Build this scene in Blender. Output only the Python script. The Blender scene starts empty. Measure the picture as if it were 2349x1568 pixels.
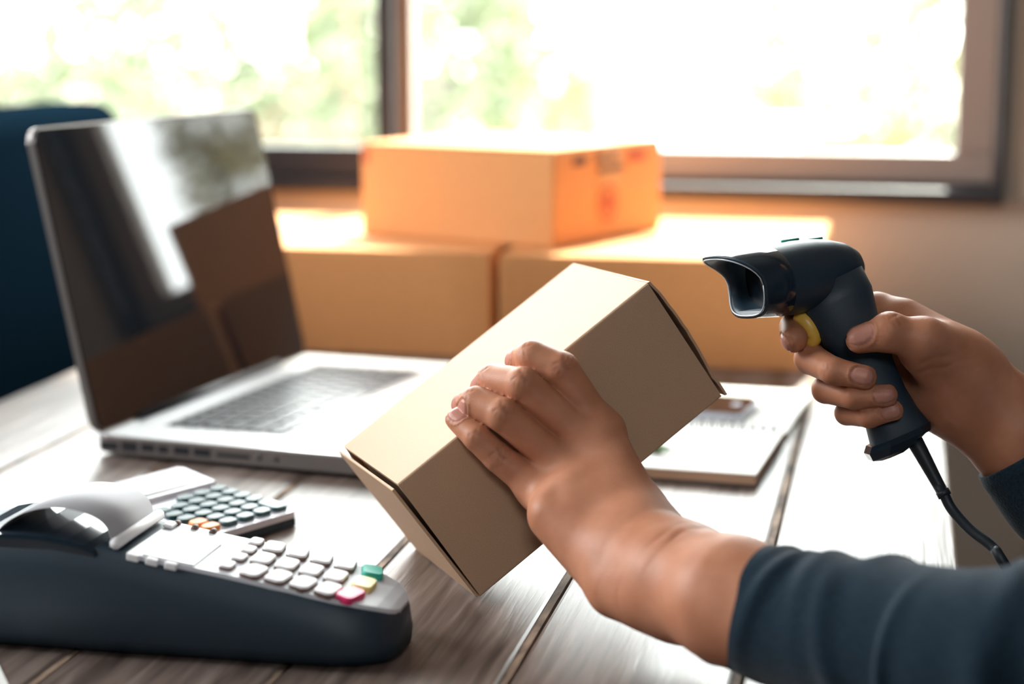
import bpy, bmesh, math, random
import numpy as np
from mathutils import Vector, Matrix, Euler

random.seed(7); np.random.seed(7)
SC = bpy.context.scene
COL = SC.collection
TZ = 0.75                      # height of the table top

# ------------------------------------------------------------------ camera
cam_d = bpy.data.cameras.new('camera'); cam = bpy.data.objects.new('camera', cam_d); COL.objects.link(cam)
YAW, PITCH = 0.207, 0.1728
cam.location = (0, 0, TZ + 0.3297)
cam.rotation_euler = (math.pi/2 - PITCH, 0, YAW)
cam_d.sensor_width = 36.0
cam_d.lens = 36.0*4200/2349
cam_d.clip_start = 0.05
cam_d.dof.use_dof = True
cam_d.dof.focus_distance = 1.06
cam_d.dof.aperture_fstop = 3.6
SC.camera = cam

# ------------------------------------------------------------------ world, lights, exposure
SC.view_settings.view_transform = 'Standard'
SC.view_settings.look = 'None'
SC.view_settings.gamma = 1.0
SC.view_settings.use_curve_mapping = False
SC.view_settings.exposure = 0.32
w = bpy.data.worlds.new('sky'); SC.world = w; w.use_nodes = True
bg = w.node_tree.nodes['Background']
bg.inputs[0].default_value = (0.96, 0.98, 1.0, 1)
bg.inputs[1].default_value = 15.0

def portal(name, loc, rot, sx, sy):
    l = bpy.data.lights.new(name, 'AREA'); l.shape = 'RECTANGLE'; l.size = sx; l.size_y = sy
    l.cycles.is_portal = True
    o = bpy.data.objects.new(name, l); COL.objects.link(o); o.location = loc; o.rotation_euler = rot
WX0, WX1, WZ0, WZ1, WY = -1.75, 0.122, TZ+0.122, 2.4, 2.2       # window in the back wall
RX, FY, LX, CEIL = 2.0, -1.9, -2.3, 2.75                          # right wall, front wall, left wall, ceiling
portal('window_sky_portal', ((WX0+WX1)/2, WY+0.12, (WZ0+WZ1)/2), (-math.pi/2, 0, 0), WX1-WX0, WZ1-WZ0)
portal('side_fill_portal', (LX-0.14, 1.0, 2.0), (0, -math.pi/2, 0), 1.3, 1.3)  # samples sky through the unseen left-wall opening added for fill
portal('front_fill_portal', (0.425, FY-0.14, 2.325), (math.pi/2, 0, 0), 0.65, 0.65)  # samples sky through the unseen front-wall opening added for fill
sun_d = bpy.data.lights.new('sun', 'SUN'); sun_d.energy = 19; sun_d.angle = math.radians(2); sun_d.color = (1.0, 0.95, 0.86)
sun = bpy.data.objects.new('sun', sun_d); COL.objects.link(sun)
sun.rotation_euler = Vector((-math.sin(0.14)*math.cos(0.87), -math.cos(0.14)*math.cos(0.87), -math.sin(0.87))).to_track_quat('-Z', 'Y').to_euler()

SC.cycles.max_bounces = 8
SC.cycles.diffuse_bounces = 5
SC.cycles.transparent_max_bounces = 12
SC.cycles.caustics_reflective = False
SC.cycles.caustics_refractive = False
SC.cycles.sample_clamp_indirect = 6.0
try:
    SC.cycles.use_denoising = True
    SC.cycles.denoiser = 'OPENIMAGEDENOISE'
except Exception:
    pass

# ------------------------------------------------------------------ materials
def mat(name, col, rough=0.5, spec=0.5, metal=0.0, noise=0.0, nscale=40, bump=0.0, bscale=200, coat=0.0, sss=0.0, stretch=None, alt=None):
    m = bpy.data.materials.new(name); m.use_nodes = True
    nt = m.node_tree; b = nt.nodes['Principled BSDF']
    b.inputs['Base Color'].default_value = (*col, 1)
    b.inputs['Roughness'].default_value = rough
    b.inputs['Specular IOR Level'].default_value = spec
    b.inputs['Metallic'].default_value = metal
    b.inputs['Coat Weight'].default_value = coat
    tc = nt.nodes.new('ShaderNodeTexCoord')
    src = tc.outputs['Object']
    if stretch:
        mp = nt.nodes.new('ShaderNodeMapping'); mp.inputs['Scale'].default_value = stretch
        nt.links.new(src, mp.inputs[0]); src = mp.outputs[0]
    if noise or alt:
        n = nt.nodes.new('ShaderNodeTexNoise'); n.inputs['Scale'].default_value = nscale; n.inputs['Detail'].default_value = 6
        nt.links.new(src, n.inputs['Vector'])
        mix = nt.nodes.new('ShaderNodeMix'); mix.data_type = 'RGBA'
        a = alt if alt else tuple(c*(1-noise) for c in col)
        mix.inputs[6].default_value = (*a, 1)
        mix.inputs[7].default_value = (*(tuple(min(1, c*(1+noise)) for c in col) if noise else col), 1)
        rmp = nt.nodes.new('ShaderNodeMapRange'); rmp.inputs[1].default_value = 0.3; rmp.inputs[2].default_value = 0.7
        nt.links.new(n.outputs['Fac'], rmp.inputs[0]); nt.links.new(rmp.outputs[0], mix.inputs[0])
        nt.links.new(mix.outputs[2], b.inputs['Base Color'])
    if bump:
        n2 = nt.nodes.new('ShaderNodeTexNoise'); n2.inputs['Scale'].default_value = bscale; n2.inputs['Detail'].default_value = 4
        nt.links.new(src, n2.inputs['Vector'])
        bp = nt.nodes.new('ShaderNodeBump'); bp.inputs['Strength'].default_value = bump; bp.inputs['Distance'].default_value = 0.002
        nt.links.new(n2.outputs['Fac'], bp.inputs['Height']); nt.links.new(bp.outputs[0], b.inputs['Normal'])
    if sss:
        b.inputs['Subsurface Weight'].default_value = sss
        b.inputs['Subsurface Radius'].default_value = (1.0, 0.35, 0.2)
        b.inputs['Subsurface Scale'].default_value = 0.004
    return m

def wood_mat():
    m = bpy.data.materials.new('varnished_wood'); m.use_nodes = True
    nt = m.node_tree; b = nt.nodes['Principled BSDF']
    tc = nt.nodes.new('ShaderNodeTexCoord'); oi = nt.nodes.new('ShaderNodeObjectInfo')
    add = nt.nodes.new('ShaderNodeVectorMath'); add.operation = 'ADD'
    mul = nt.nodes.new('ShaderNodeMath'); mul.operation = 'MULTIPLY'; mul.inputs[1].default_value = 37.0
    nt.links.new(oi.outputs['Random'], mul.inputs[0])
    nt.links.new(tc.outputs['Object'], add.inputs[0]); nt.links.new(mul.outputs[0], add.inputs[1])
    mp = nt.nodes.new('ShaderNodeMapping'); mp.inputs['Scale'].default_value = (1, 0.05, 1)
    nt.links.new(add.outputs[0], mp.inputs[0])
    n = nt.nodes.new('ShaderNodeTexNoise'); n.inputs['Scale'].default_value = 170; n.inputs['Detail'].default_value = 7; n.inputs['Distortion'].default_value = 0.4
    nt.links.new(mp.outputs[0], n.inputs['Vector'])
    mp2 = nt.nodes.new('ShaderNodeMapping'); mp2.inputs['Scale'].default_value = (1, 0.12, 1)
    nt.links.new(add.outputs[0], mp2.inputs[0])
    n2 = nt.nodes.new('ShaderNodeTexNoise'); n2.inputs['Scale'].default_value = 22; n2.inputs['Detail'].default_value = 3; n2.inputs['Distortion'].default_value = 1.2
    nt.links.new(mp2.outputs[0], n2.inputs['Vector'])
    cr = nt.nodes.new('ShaderNodeValToRGB')
    e = cr.color_ramp.elements
    e[0].position = 0.3; e[0].color = (0.030, 0.020, 0.016, 1)
    e[1].position = 0.72; e[1].color = (0.33, 0.27, 0.245, 1)
    k = e.new(0.52); k.color = (0.16, 0.118, 0.10, 1)
    mx = nt.nodes.new('ShaderNodeMath'); mx.operation = 'MULTIPLY_ADD'; mx.inputs[1].default_value = 0.6; 
    m3 = nt.nodes.new('ShaderNodeMath'); m3.operation = 'MULTIPLY'; m3.inputs[1].default_value = 0.4
    nt.links.new(n2.outputs['Fac'], m3.inputs[0])
    nt.links.new(n.outputs['Fac'], mx.inputs[0]); nt.links.new(m3.outputs[0], mx.inputs[2])
    nt.links.new(mx.outputs[0], cr.inputs[0]); nt.links.new(cr.outputs[0], b.inputs['Base Color'])
    rr = nt.nodes.new('ShaderNodeMapRange'); rr.inputs[3].default_value = 0.28; rr.inputs[4].default_value = 0.48
    nt.links.new(n2.outputs['Fac'], rr.inputs[0]); nt.links.new(rr.outputs[0], b.inputs['Roughness'])
    bp = nt.nodes.new('ShaderNodeBump'); bp.inputs['Strength'].default_value = 0.6; bp.inputs['Distance'].default_value = 0.0014
    nt.links.new(mx.outputs[0], bp.inputs['Height']); nt.links.new(bp.outputs[0], b.inputs['Normal'])
    b.inputs['Specular IOR Level'].default_value = 0.48
    return m

def glass_mat():
    m = bpy.data.materials.new('window_glass'); m.use_nodes = True
    nt = m.node_tree; nt.nodes.remove(nt.nodes['Principled BSDF'])
    t = nt.nodes.new('ShaderNodeBsdfTransparent'); t.inputs[0].default_value = (0.95, 0.97, 0.95, 1)
    g = nt.nodes.new('ShaderNodeBsdfGlossy'); g.inputs['Roughness'].default_value = 0.02
    lw = nt.nodes.new('ShaderNodeLayerWeight'); lw.inputs[0].default_value = 0.5
    pw = nt.nodes.new('ShaderNodeMath'); pw.operation = 'POWER'; pw.inputs[1].default_value = 5.0
    fr = nt.nodes.new('ShaderNodeMath'); fr.operation = 'MULTIPLY_ADD'; fr.inputs[1].default_value = 0.9; fr.inputs[2].default_value = 0.04
    nt.links.new(lw.outputs['Facing'], pw.inputs[0]); nt.links.new(pw.outputs[0], fr.inputs[0])
    mx = nt.nodes.new('ShaderNodeMixShader')
    nt.links.new(fr.outputs[0], mx.inputs[0]); nt.links.new(t.outputs[0], mx.inputs[1]); nt.links.new(g.outputs[0], mx.inputs[2])
    nt.links.new(mx.outputs[0], nt.nodes['Material Output'].inputs[0])
    return m

M = {}
M['wood'] = wood_mat()
M['leg_wood'] = mat('dark_leg_wood', (0.06, 0.035, 0.025), 0.5, noise=0.3, nscale=30, stretch=(1, 1, 0.1))
M['glass'] = glass_mat()
M['wall'] = mat('painted_plaster', (0.58, 0.47, 0.37), 0.85, 0.2, noise=0.05, nscale=3, bump=0.15, bscale=60)
M['wall_dark'] = mat('slate_wall_paint', (0.10, 0.11, 0.125), 0.8, 0.2)
M['ceiling'] = mat('ceiling_paint', (0.30, 0.29, 0.29), 0.9, 0.2)
M['floor'] = mat('floor_tile', (0.13, 0.11, 0.10), 0.5, noise=0.15, nscale=4)
M['frame'] = mat('window_frame_metal', (0.022, 0.019, 0.022), 0.45, 0.5)
M['filler'] = mat('seam_filler', (0.42, 0.30, 0.22), 0.8, 0.2, alt=(0.03, 0.02, 0.015), nscale=90, stretch=(1, 0.35, 1))
M['frame_glare'] = mat('sash_metal_with_glare', (0.30, 0.245, 0.215), 0.4, 0.5)  # right sash metal, paler: veiling glare is put into its colour
M['kraft'] = mat('kraft_cardboard', (0.55, 0.362, 0.228), 0.62, 0.45, noise=0.10, nscale=1500, bump=0.07, bscale=1800)
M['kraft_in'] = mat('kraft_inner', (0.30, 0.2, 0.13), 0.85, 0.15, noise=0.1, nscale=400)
M['carton'] = mat('orange_carton', (0.68, 0.31, 0.12), 0.8, 0.2, noise=0.04, nscale=120)
M['tape'] = mat('carton_tape', (0.62, 0.36, 0.17), 0.25, 0.5)
M['print_dark'] = mat('printed_ink_dark', (0.16, 0.10, 0.08), 0.8, 0.2)
M['print_red'] = mat('printed_ink_red', (0.50, 0.12, 0.07), 0.8, 0.2)
M['alu'] = mat('brushed_aluminium', (0.72, 0.72, 0.73), 0.34, 0.5, metal=0.85)
M['alu_dark'] = mat('shaded_aluminium', (0.26, 0.24, 0.23), 0.4, 0.5, metal=0.7)  # darker aluminium copy: shade on laptop base and lid put into the colour
M['port'] = mat('port_black', (0.012, 0.014, 0.018), 0.5)
M['screen'] = mat('glossy_screen_glass', (0.008, 0.013, 0.019), 0.03, 0.45)
M['bezel_rubber'] = mat('screen_edge_rubber', (0.02, 0.023, 0.028), 0.5)
M['key'] = mat('laptop_key_black', (0.03, 0.035, 0.045), 0.35, 0.5)
M['navy'] = mat('navy_black_plastic', (0.014, 0.032, 0.050), 0.5, 0.5, bump=0.05, bscale=900)
M['navy_gloss'] = mat('glossy_black_plastic', (0.012, 0.022, 0.034), 0.12, 0.6)
M['term_top'] = mat('light_grey_plastic', (0.60, 0.61, 0.65), 0.45, 0.5)
M['term_key'] = mat('white_key_rubber', (0.86, 0.85, 0.86), 0.55, 0.3)
M['key_side'] = mat('key_brown_side', (0.16, 0.10, 0.08), 0.6)
M['green'] = mat('green_key', (0.03, 0.42, 0.32), 0.4)
M['yellow_key'] = mat('yellow_key', (0.80, 0.66, 0.22), 0.4)
M['red'] = mat('red_key', (0.75, 0.03, 0.16), 0.4)
M['lcd'] = mat('lcd_pale', (0.80, 0.81, 0.83), 0.15, 0.5)
M['paper'] = mat('thermal_paper', (0.42, 0.42, 0.44), 0.8, 0.2)
M['smoke'] = mat('smoked_cover', (0.02, 0.035, 0.05), 0.08, 0.6)
M['calc_top'] = mat('calculator_silver', (0.66, 0.65, 0.72), 0.33, 0.5, metal=0.15)
M['calc_bot'] = mat('calculator_dark_base', (0.015, 0.028, 0.042), 0.4)
M['calc_key'] = mat('calculator_key_green_black', (0.012, 0.06, 0.068), 0.3, 0.6)
M['orange'] = mat('orange_key', (0.85, 0.28, 0.05), 0.35, 0.5)
M['white_paper'] = mat('notebook_paper', (0.85, 0.85, 0.82), 0.7, 0.2)
M['page_edge'] = mat('kraft_page_edge', (0.46, 0.30, 0.20), 0.8, 0.2, noise=0.25, nscale=60, stretch=(0.05, 0.05, 20))
M['cover'] = mat('notebook_dark_cover', (0.05, 0.035, 0.03), 0.6)
M['wire'] = mat('wire_black', (0.05, 0.05, 0.055), 0.3, metal=0.6)
M['phone'] = mat('phone_glass', (0.015, 0.015, 0.02), 0.06, 0.6)
M['phone_bar'] = mat('phone_edge_metal', (0.5, 0.52, 0.6), 0.25, metal=0.6)
M['pen'] = mat('pen_green', (0.12, 0.2, 0.08), 0.35)
M['chair'] = mat('dark_upholstery', (0.002, 0.006, 0.011), 1.0, 0.0, bump=0.1, bscale=300)
M['arm_wood'] = mat('reddish_wood', (0.10, 0.022, 0.016), 0.4, noise=0.2)
M['sweater'] = mat('dark_teal_knit', (0.012, 0.025, 0.038), 0.95, 0.1, noise=0.25, nscale=500, bump=0.35, bscale=650)
M['sweater'].node_tree.nodes['Principled BSDF'].inputs['Sheen Weight'].default_value = 0.15
M['sweater'].node_tree.nodes['Principled BSDF'].inputs['Sheen Roughness'].default_value = 0.4
M['trigger'] = mat('yellow_trigger', (0.82, 0.50, 0.08), 0.35, 0.5)
M['lens'] = mat('scanner_window', (0.004, 0.008, 0.012), 0.15, 0.4)
M['silver_trim'] = mat('pale_nose_trim', (0.5, 0.55, 0.58), 0.18, 0.6)
M['cable'] = mat('black_rubber_cable', (0.012, 0.020, 0.028), 0.5)

# ------------------------------------------------------------------ object helpers
def setp(o, **k):
    for a, v in k.items(): o[a] = v
    return o
def link(name, me, m=None, parent=None, mats=None, smooth=False):
    o = bpy.data.objects.new(name, me); COL.objects.link(o)
    if m is not None: me.materials.append(M[m] if isinstance(m, str) else m)
    for x in (mats or []): me.materials.append(M[x])
    if parent: o.parent = parent
    if smooth:
        me.polygons.foreach_set('use_smooth', [True]*len(me.polygons))
    return o
def thing(name, label, cat, loc=(0, 0, 0), rz=0, group=None):
    o = bpy.data.objects.new(name, None); COL.objects.link(o); o.empty_display_size = 0.02
    o.location = loc; o.rotation_euler = (0, 0, rz); o['label'] = label; o['category'] = cat
    if group: o['group'] = group
    return o
def bm_obj(name, bm, m, parent=None, smooth=False, mats=None):
    me = bpy.data.meshes.new(name); bm.to_mesh(me); bm.free()
    return link(name, me, m, parent, mats, smooth)
def add_box(bm, lo, hi, bev=0.0, seg=2, mi=0):
    g = bmesh.ops.create_cube(bm, size=1.0)
    s = [hi[i]-lo[i] for i in range(3)]; c = [(hi[i]+lo[i])/2 for i in range(3)]
    for v in g['verts']: v.co = Vector((v.co[i]*s[i]+c[i] for i in range(3)))
    fs = set(f for v in g['verts'] for f in v.link_faces)
    for f in fs: f.material_index = mi
    if bev > 0:
        es = list(set(e for v in g['verts'] for e in v.link_edges))
        bmesh.ops.bevel(bm, geom=es, offset=bev, segments=seg, affect='EDGES', profile=0.5)
    return bm
def box(name, lo, hi, m, parent=None, bev=0.0, seg=2, smooth=False):
    bm = bmesh.new(); add_box(bm, lo, hi, bev, seg)
    return bm_obj(name, bm, m, parent, smooth)
def rrect(w, h, r, n=5):
    "outline of a rounded rectangle, centred"
    pts = []
    for cx, cy, a0 in ((w/2-r, h/2-r, 0), (-w/2+r, h/2-r, 90), (-w/2+r, -h/2+r, 180), (w/2-r, -h/2+r, 270)):
        for i in range(n+1):
            a = math.radians(a0+90*i/n); pts.append((cx+r*math.cos(a), cy+r*math.sin(a)))
    return pts
def prism(name, pts, z0, z1, m, parent=None, bev=0.0, seg=2, smooth=False, off=(0, 0)):
    bm = bmesh.new()
    b = [bm.verts.new((x+off[0], y+off[1], z0)) for x, y in pts]; t = [bm.verts.new((x+off[0], y+off[1], z1)) for x, y in pts]
    n = len(pts)
    fb = bm.faces.new(b[::-1]); ft = bm.faces.new(t)
    for i in range(n): bm.faces.new((b[i], b[(i+1) % n], t[(i+1) % n], t[i]))
    if bev > 0:
        bmesh.ops.bevel(bm, geom=list(ft.edges)+list(fb.edges), offset=bev, segments=seg, affect='EDGES')
    return bm_obj(name, bm, m, parent, smooth)
def loft_mesh(name, rings, cap=True, closed=True):
    n = len(rings[0]); V = [p for r in rings for p in r]; Fc = []
    for j in range(len(rings)-1):
        for i in range(n if closed else n-1):
            a = j*n+i; b = j*n+(i+1) % n
            Fc.append((a, b, b+n, a+n))
    if cap and closed:
        Fc.append(tuple(range(n-1, -1, -1))); Fc.append(tuple(range((len(rings)-1)*n, len(rings)*n)))
    me = bpy.data.meshes.new(name); me.from_pydata([tuple(v) for v in V], [], Fc); me.update()
    bm = bmesh.new(); bm.from_mesh(me); bmesh.ops.recalc_face_normals(bm, faces=bm.faces); bm.to_mesh(me); bm.free()
    return me
def ring(c, ax, ay, n=24, e=2.0):
    "superellipse ring about c with half-axis vectors ax, ay"
    c, ax, ay = Vector(c), Vector(ax), Vector(ay); out = []
    for i in range(n):
        a = 2*math.pi*i/n; ca, sa = math.cos(a), math.sin(a)
        x = math.copysign(abs(ca)**(2/e), ca); y = math.copysign(abs(sa)**(2/e), sa)
        out.append(c+ax*x+ay*y)
    return out
def smooth_path(P, sub=6):
    P = [Vector(p) for p in P]; out = []
    for i in range(len(P)-1):
        p0 = P[max(i-1, 0)]; p1 = P[i]; p2 = P[i+1]; p3 = P[min(i+2, len(P)-1)]
        for k in range(sub):
            t = k/sub
            out.append(0.5*((2*p1)+(p2-p0)*t+(2*p0-5*p1+4*p2-p3)*t*t+(3*p1-p0-3*p2+p3)*t**3))
    out.append(P[-1]); return out
def tube(name, pts, rad, m, parent=None, n=12):
    pts = [Vector(p) for p in pts]; rings = []
    up = Vector((0.3, 0.2, 0.93)); 
    for i, p in enumerate(pts):
        t = (pts[min(i+1, len(pts)-1)]-pts[max(i-1, 0)]).normalized()
        x = t.cross(up)
        if x.length < 1e-4: x = t.orthogonal()
        x.normalize(); y = x.cross(t).normalized(); up = y
        r = rad[i] if isinstance(rad, (list, tuple)) else rad
        rings.append(ring(p, x*r, y*r, n))
    return link(name, loft_mesh(name, rings), m, parent, None, True)
def copy_tree(o, parent=None):
    c = o.copy(); COL.objects.link(c)
    if parent is not None: c.parent = parent
    for ch in list(o.children): copy_tree(ch, c)
    return c

# ------------------------------------------------------------------ room
def struct(o): o['kind'] = 'structure'; return o
struct(box('floor', (LX-0.1, FY-0.1, -0.1), (RX+0.1, WY+0.1, 0), 'floor'))
struct(box('ceiling', (LX-0.1, FY-0.1, CEIL), (RX+0.1, WY+0.1, CEIL+0.1), 'ceiling'))
def wall_with_hole(name, axis, p0, p1, a0, a1, h0, h1, z0=0.0, z1=CEIL, m='wall'):
    "wall slab p0..p1 across its thickness; opening h0=(a, z) .. h1=(a, z)"
    bm = bmesh.new()
    def bx(aa, ab, za, zb):
        if axis == 'x': add_box(bm, (aa, p0, za), (ab, p1, zb))
        else: add_box(bm, (p0, aa, za), (p1, ab, zb))
    bx(a0, h0[0], z0, z1); bx(h1[0], a1, z0, z1); bx(h0[0], h1[0], z0, h0[1]); bx(h0[0], h1[0], h1[1], z1)
    return struct(bm_obj(name, bm, m))
wall_with_hole('wall_back', 'x', WY, WY+0.12, LX-0.1, RX+0.1, (WX0, WZ0), (WX1, WZ1))
wall_with_hole('wall_front', 'x', FY-0.12, FY, LX-0.1, RX+0.1, (0.1, 2.0), (0.75, 2.65), m='wall_dark')  # opening is invented, behind the camera, to let in fill light
wall_with_hole('wall_left', 'y', LX-0.12, LX, FY, WY, (0.35, 1.35), (1.65, 2.65), m='wall_dark')  # opening is invented, out of frame, to light things from the left
struct(box('wall_right', (RX, FY, 0), (RX+0.12, WY, CEIL), 'wall_dark'))

# back window: outer frame, two sashes with their panes
win = struct(thing('window_1', 'x', 'x', (0, 0, 0))); del win['label']; del win['category']
WB = TZ+0.177
bm = bmesh.new()
add_box(bm, (WX0, WY-0.02, WZ0), (WX1, WY+0.09, WZ0+0.016), 0.002)
add_box(bm, (WX0, WY+0.029, WZ0+0.012), (WX1, WY+0.09, WZ0+0.021), 0.002)
add_box(bm, (0.112, WY-0.015, WZ0+0.014), (WX1, WY+0.09, WZ1), 0.002)
add_box(bm, (WX0, WY-0.015, WZ0+0.014), (WX0+0.03, WY+0.09, WZ1), 0.002)
add_box(bm, (WX0, WY-0.015, WZ1-0.03), (WX1, WY+0.09, WZ1), 0.002)
bm_obj('outer_frame', bm, 'frame', win)
def sash(x0, x1, y0, y1, m, rail0, sl, sr):
    bm = bmesh.new()
    add_box(bm, (x0, y0, rail0), (x1, y1, WB), 0.003)
    add_box(bm, (x0, y0, WZ1-0.06), (x1, y1, WZ1-0.03), 0.003)
    add_box(bm, (x0, y0, WB), (x0+sl, y1, WZ1-0.06), 0.003)
    add_box(bm, (x1-sr, y0, WB), (x1, y1, WZ1-0.06), 0.003)
    s = bm_obj('sash', bm, m, win)
    yc = (y0+y1)/2
    box('pane', (x0+sl-0.004, yc-0.002, WB-0.004), (x1-sr+0.004, yc+0.002, WZ1-0.056), 'glass', s)
    return s
sash(WX0+0.03, -0.612, WY+0.0, WY+0.028, 'frame', WZ0+0.016, 0.022, 0.022)
sash(-0.620, 0.113, WY+0.030, WY+0.058, 'frame_glare', WZ0+0.02, 0.024, 0.047)

# ------------------------------------------------------------------ outside the window
M['ground'] = mat('garden_ground', (0.45, 0.42, 0.33), 0.9, 0.1, noise=0.3, nscale=1.2)
M['leaf_pale'] = mat('leaf_pale_green', (0.15, 0.18, 0.11), 0.6, 0.3, noise=0.2, nscale=3.0)
M['leaf_mid'] = mat('leaf_mid_green', (0.135, 0.16, 0.10), 0.6, 0.3, noise=0.2, nscale=3.0)
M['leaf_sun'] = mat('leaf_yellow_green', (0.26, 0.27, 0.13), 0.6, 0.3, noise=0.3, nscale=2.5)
M['leaf_mirror'] = mat('leaf_brown_green', (0.24, 0.20, 0.11), 0.7, 0.2, noise=0.6, nscale=2.0)
M['petal'] = mat('pink_petal', (0.60, 0.30, 0.28), 0.6, 0.3)
M['bark'] = mat('grey_bark', (0.22, 0.19, 0.18), 0.9, 0.1, noise=0.3)
M['bamboo'] = mat('pinkish_bamboo', (0.16, 0.11, 0.085), 0.6, 0.2, noise=0.2)
M['white_plastic'] = mat('white_plastic', (0.85, 0.85, 0.85), 0.4)
M['house'] = mat('pale_render', (0.55, 0.55, 0.52), 0.9, 0.1)
struct(box('ground', (-30, WY+0.12, -0.25), (20, 45, -0.15), 'ground'))

def shrub(name, label, x, y, rx, ry, z0, z1, n, size, m, seed, flowers=0, group=None):
    rng = np.random.default_rng(seed)
    t = thing(name, label, 'shrub', (x, y, -0.15), 0, group)
    V, Fc = [], []; PV, PF = [], []
    h = z1-z0
    for i in range(n+flowers):
        d = rng.normal(size=3); d /= np.linalg.norm(d); rr = rng.uniform(0.55, 1.0)**0.6
        c = np.array([d[0]*rx*rr, d[1]*ry*rr, z0+0.15+h/2+d[2]*h/2*rr])
        a = rng.normal(size=3); a /= np.linalg.norm(a); b = np.cross(a, rng.normal(size=3)); b /= np.linalg.norm(b)
        s = size*rng.uniform(0.6, 1.3)
        q = [c-a*s, c+b*s*0.4+a*s*0.1, c+a*s, c-b*s*0.4+a*s*0.1]
        VV, FF = (V, Fc) if i < n else (PV, PF)
        k = len(VV); VV += [tuple(v) for v in q]; FF.append((k, k+1, k+2, k+3))
    me = bpy.data.meshes.new('foliage'); me.from_pydata(V, [], Fc)
    f = link('foliage', me, m, t); f['kind'] = 'stuff'
    if flowers:
        me = bpy.data.meshes.new('blossom'); me.from_pydata(PV, [], PF); fl = link('blossom', me, 'petal', t); fl['kind'] = 'stuff'
    for k in range(4):
        a = k*1.57+rng.uniform(0, 1); tip = (math.cos(a)*rx*0.6, math.sin(a)*ry*0.6, z0+0.15+h*0.75)
        tube('stem', smooth_path([(math.cos(a)*0.03, math.sin(a)*0.03, 0), (math.cos(a)*rx*0.2, math.sin(a)*ry*0.2, (z0+0.15+h*0.3)), tip], 4), [0.02]*5+[0.014]*4, 'bark', t, 6)
    return t
shrub('leafy_shrub', 'pale green shrub behind the left edge of the left window pane', -3.5, 6.6, 0.75, 0.6, 0.0, 2.0, 2600, 0.055, 'leaf_pale', 1)
shrub('leafy_shrub', 'pale green shrub behind the middle of the left window pane', -2.55, 8.2, 0.7, 0.6, 0.0, 2.1, 2600, 0.055, 'leaf_mid', 2)
shrub('leafy_shrub', 'pale green shrub beside the window mullion', -1.75, 6.6, 0.45, 0.45, 0.0, 2.2, 2400, 0.055, 'leaf_pale', 3)
shrub('leafy_hedge', 'long green hedge far behind the mullion and the right pane', -0.9, 14.5, 2.6, 0.7, -1.0, 3.4, 8000, 0.09, 'leaf_mid', 4)
shrub('leafy_hedge', 'long green hedge far behind the left edge of the left pane', -6.6, 14.5, 2.9, 0.7, -1.0, 3.4, 9000, 0.09, 'leaf_pale', 14)
shrub('leafy_shrub', 'rounded green shrub between the hedge and the trellis at the left', -4.6, 9.6, 0.9, 0.7, -0.6, 2.4, 3000, 0.06, 'leaf_mid', 15)
shrub('flowering_shrub', 'yellow green shrub with pink flowers right of the window mullion', -1.75, 9.6, 0.40, 0.4, 0.1, 1.7, 1000, 0.055, 'leaf_sun', 5, 220)
shrub('sunlit_shrub', 'yellow green sunlit shrub behind the middle of the right window pane', -0.3, 10.8, 0.6, 0.6, 0.0, 2.0, 2000, 0.06, 'leaf_sun', 6)
shrub('sunlit_shrub', 'yellow green sunlit shrub behind the right end of the right window pane', 1.05, 11.0, 0.6, 0.6, 0.0, 2.2, 2000, 0.06, 'leaf_sun', 7)
shrub('garden_shrub', 'tall dense brownish green shrub right of the window, seen only mirrored in the laptop screen', 3.55, 8.3, 0.95, 0.6, 0.2, 4.2, 5200, 0.07, 'leaf_mirror', 11)
# bamboo canes of a rough trellis behind the left pane
tr = thing('bamboo_trellis', 'rough bamboo trellis with slanting canes behind the left window pane', 'trellis')
for px_a in ((-2.2887, 4.9372, 1.2150), (-1.9191, 5.0149, 1.2150), (-2.6219, 4.8673, 1.2150), (-1.5435, 5.0937, 1.2150)):
    a = Vector(px_a)
    tube('post', [(a.x, a.y, -0.15), (a.x, a.y, a.z+0.3)], 0.009, 'bamboo', tr, 8)
for pa, pb, r in (((-2.6101, 4.7806, 0.8318), (-2.1975, 4.9161, 1.1051), 0.006), ((-1.7713, 4.9871, 1.0019), (-1.5014, 5.0818, 1.2145), 0.006), ((-1.9059, 4.9079, 0.7163), (-1.5043, 5.0356, 0.9593), 0.006),
                  ((-2.2785, 4.8817, 1.0079), (-1.8840, 4.9234, 0.7771), 0.006), ((-2.6061, 4.7923, 0.7759), (-1.5273, 5.0167, 0.7637), 0.009)):
    tube('cane', [pa, pb], r, 'bamboo', tr, 8)
# tree trunk and pale house far behind
t = thing('garden_tree', 'grey tree trunk behind the right window pane', 'tree', (0, 0, 0))
c = Vector((-1.4356, 9.0305, 1.0606)); 
tube('trunk', smooth_path([(c.x, c.y, -0.15), (c.x+0.02, c.y, 0.6), (c.x-0.01, c.y, 1.2), (c.x+0.05, c.y, 2.4)], 5), 0.075, 'bark', t, 10)
for k in range(5):
    a = k*1.3; tube('branch', smooth_path([(c.x+0.04, c.y, 1.9+0.08*k), (c.x+0.3*math.cos(a), c.y+0.3*math.sin(a), 2.3+0.1*k), (c.x+0.6*math.cos(a), c.y+0.6*math.sin(a), 2.7+0.1*k)], 4), 0.03, 'bark', t, 6)
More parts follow.
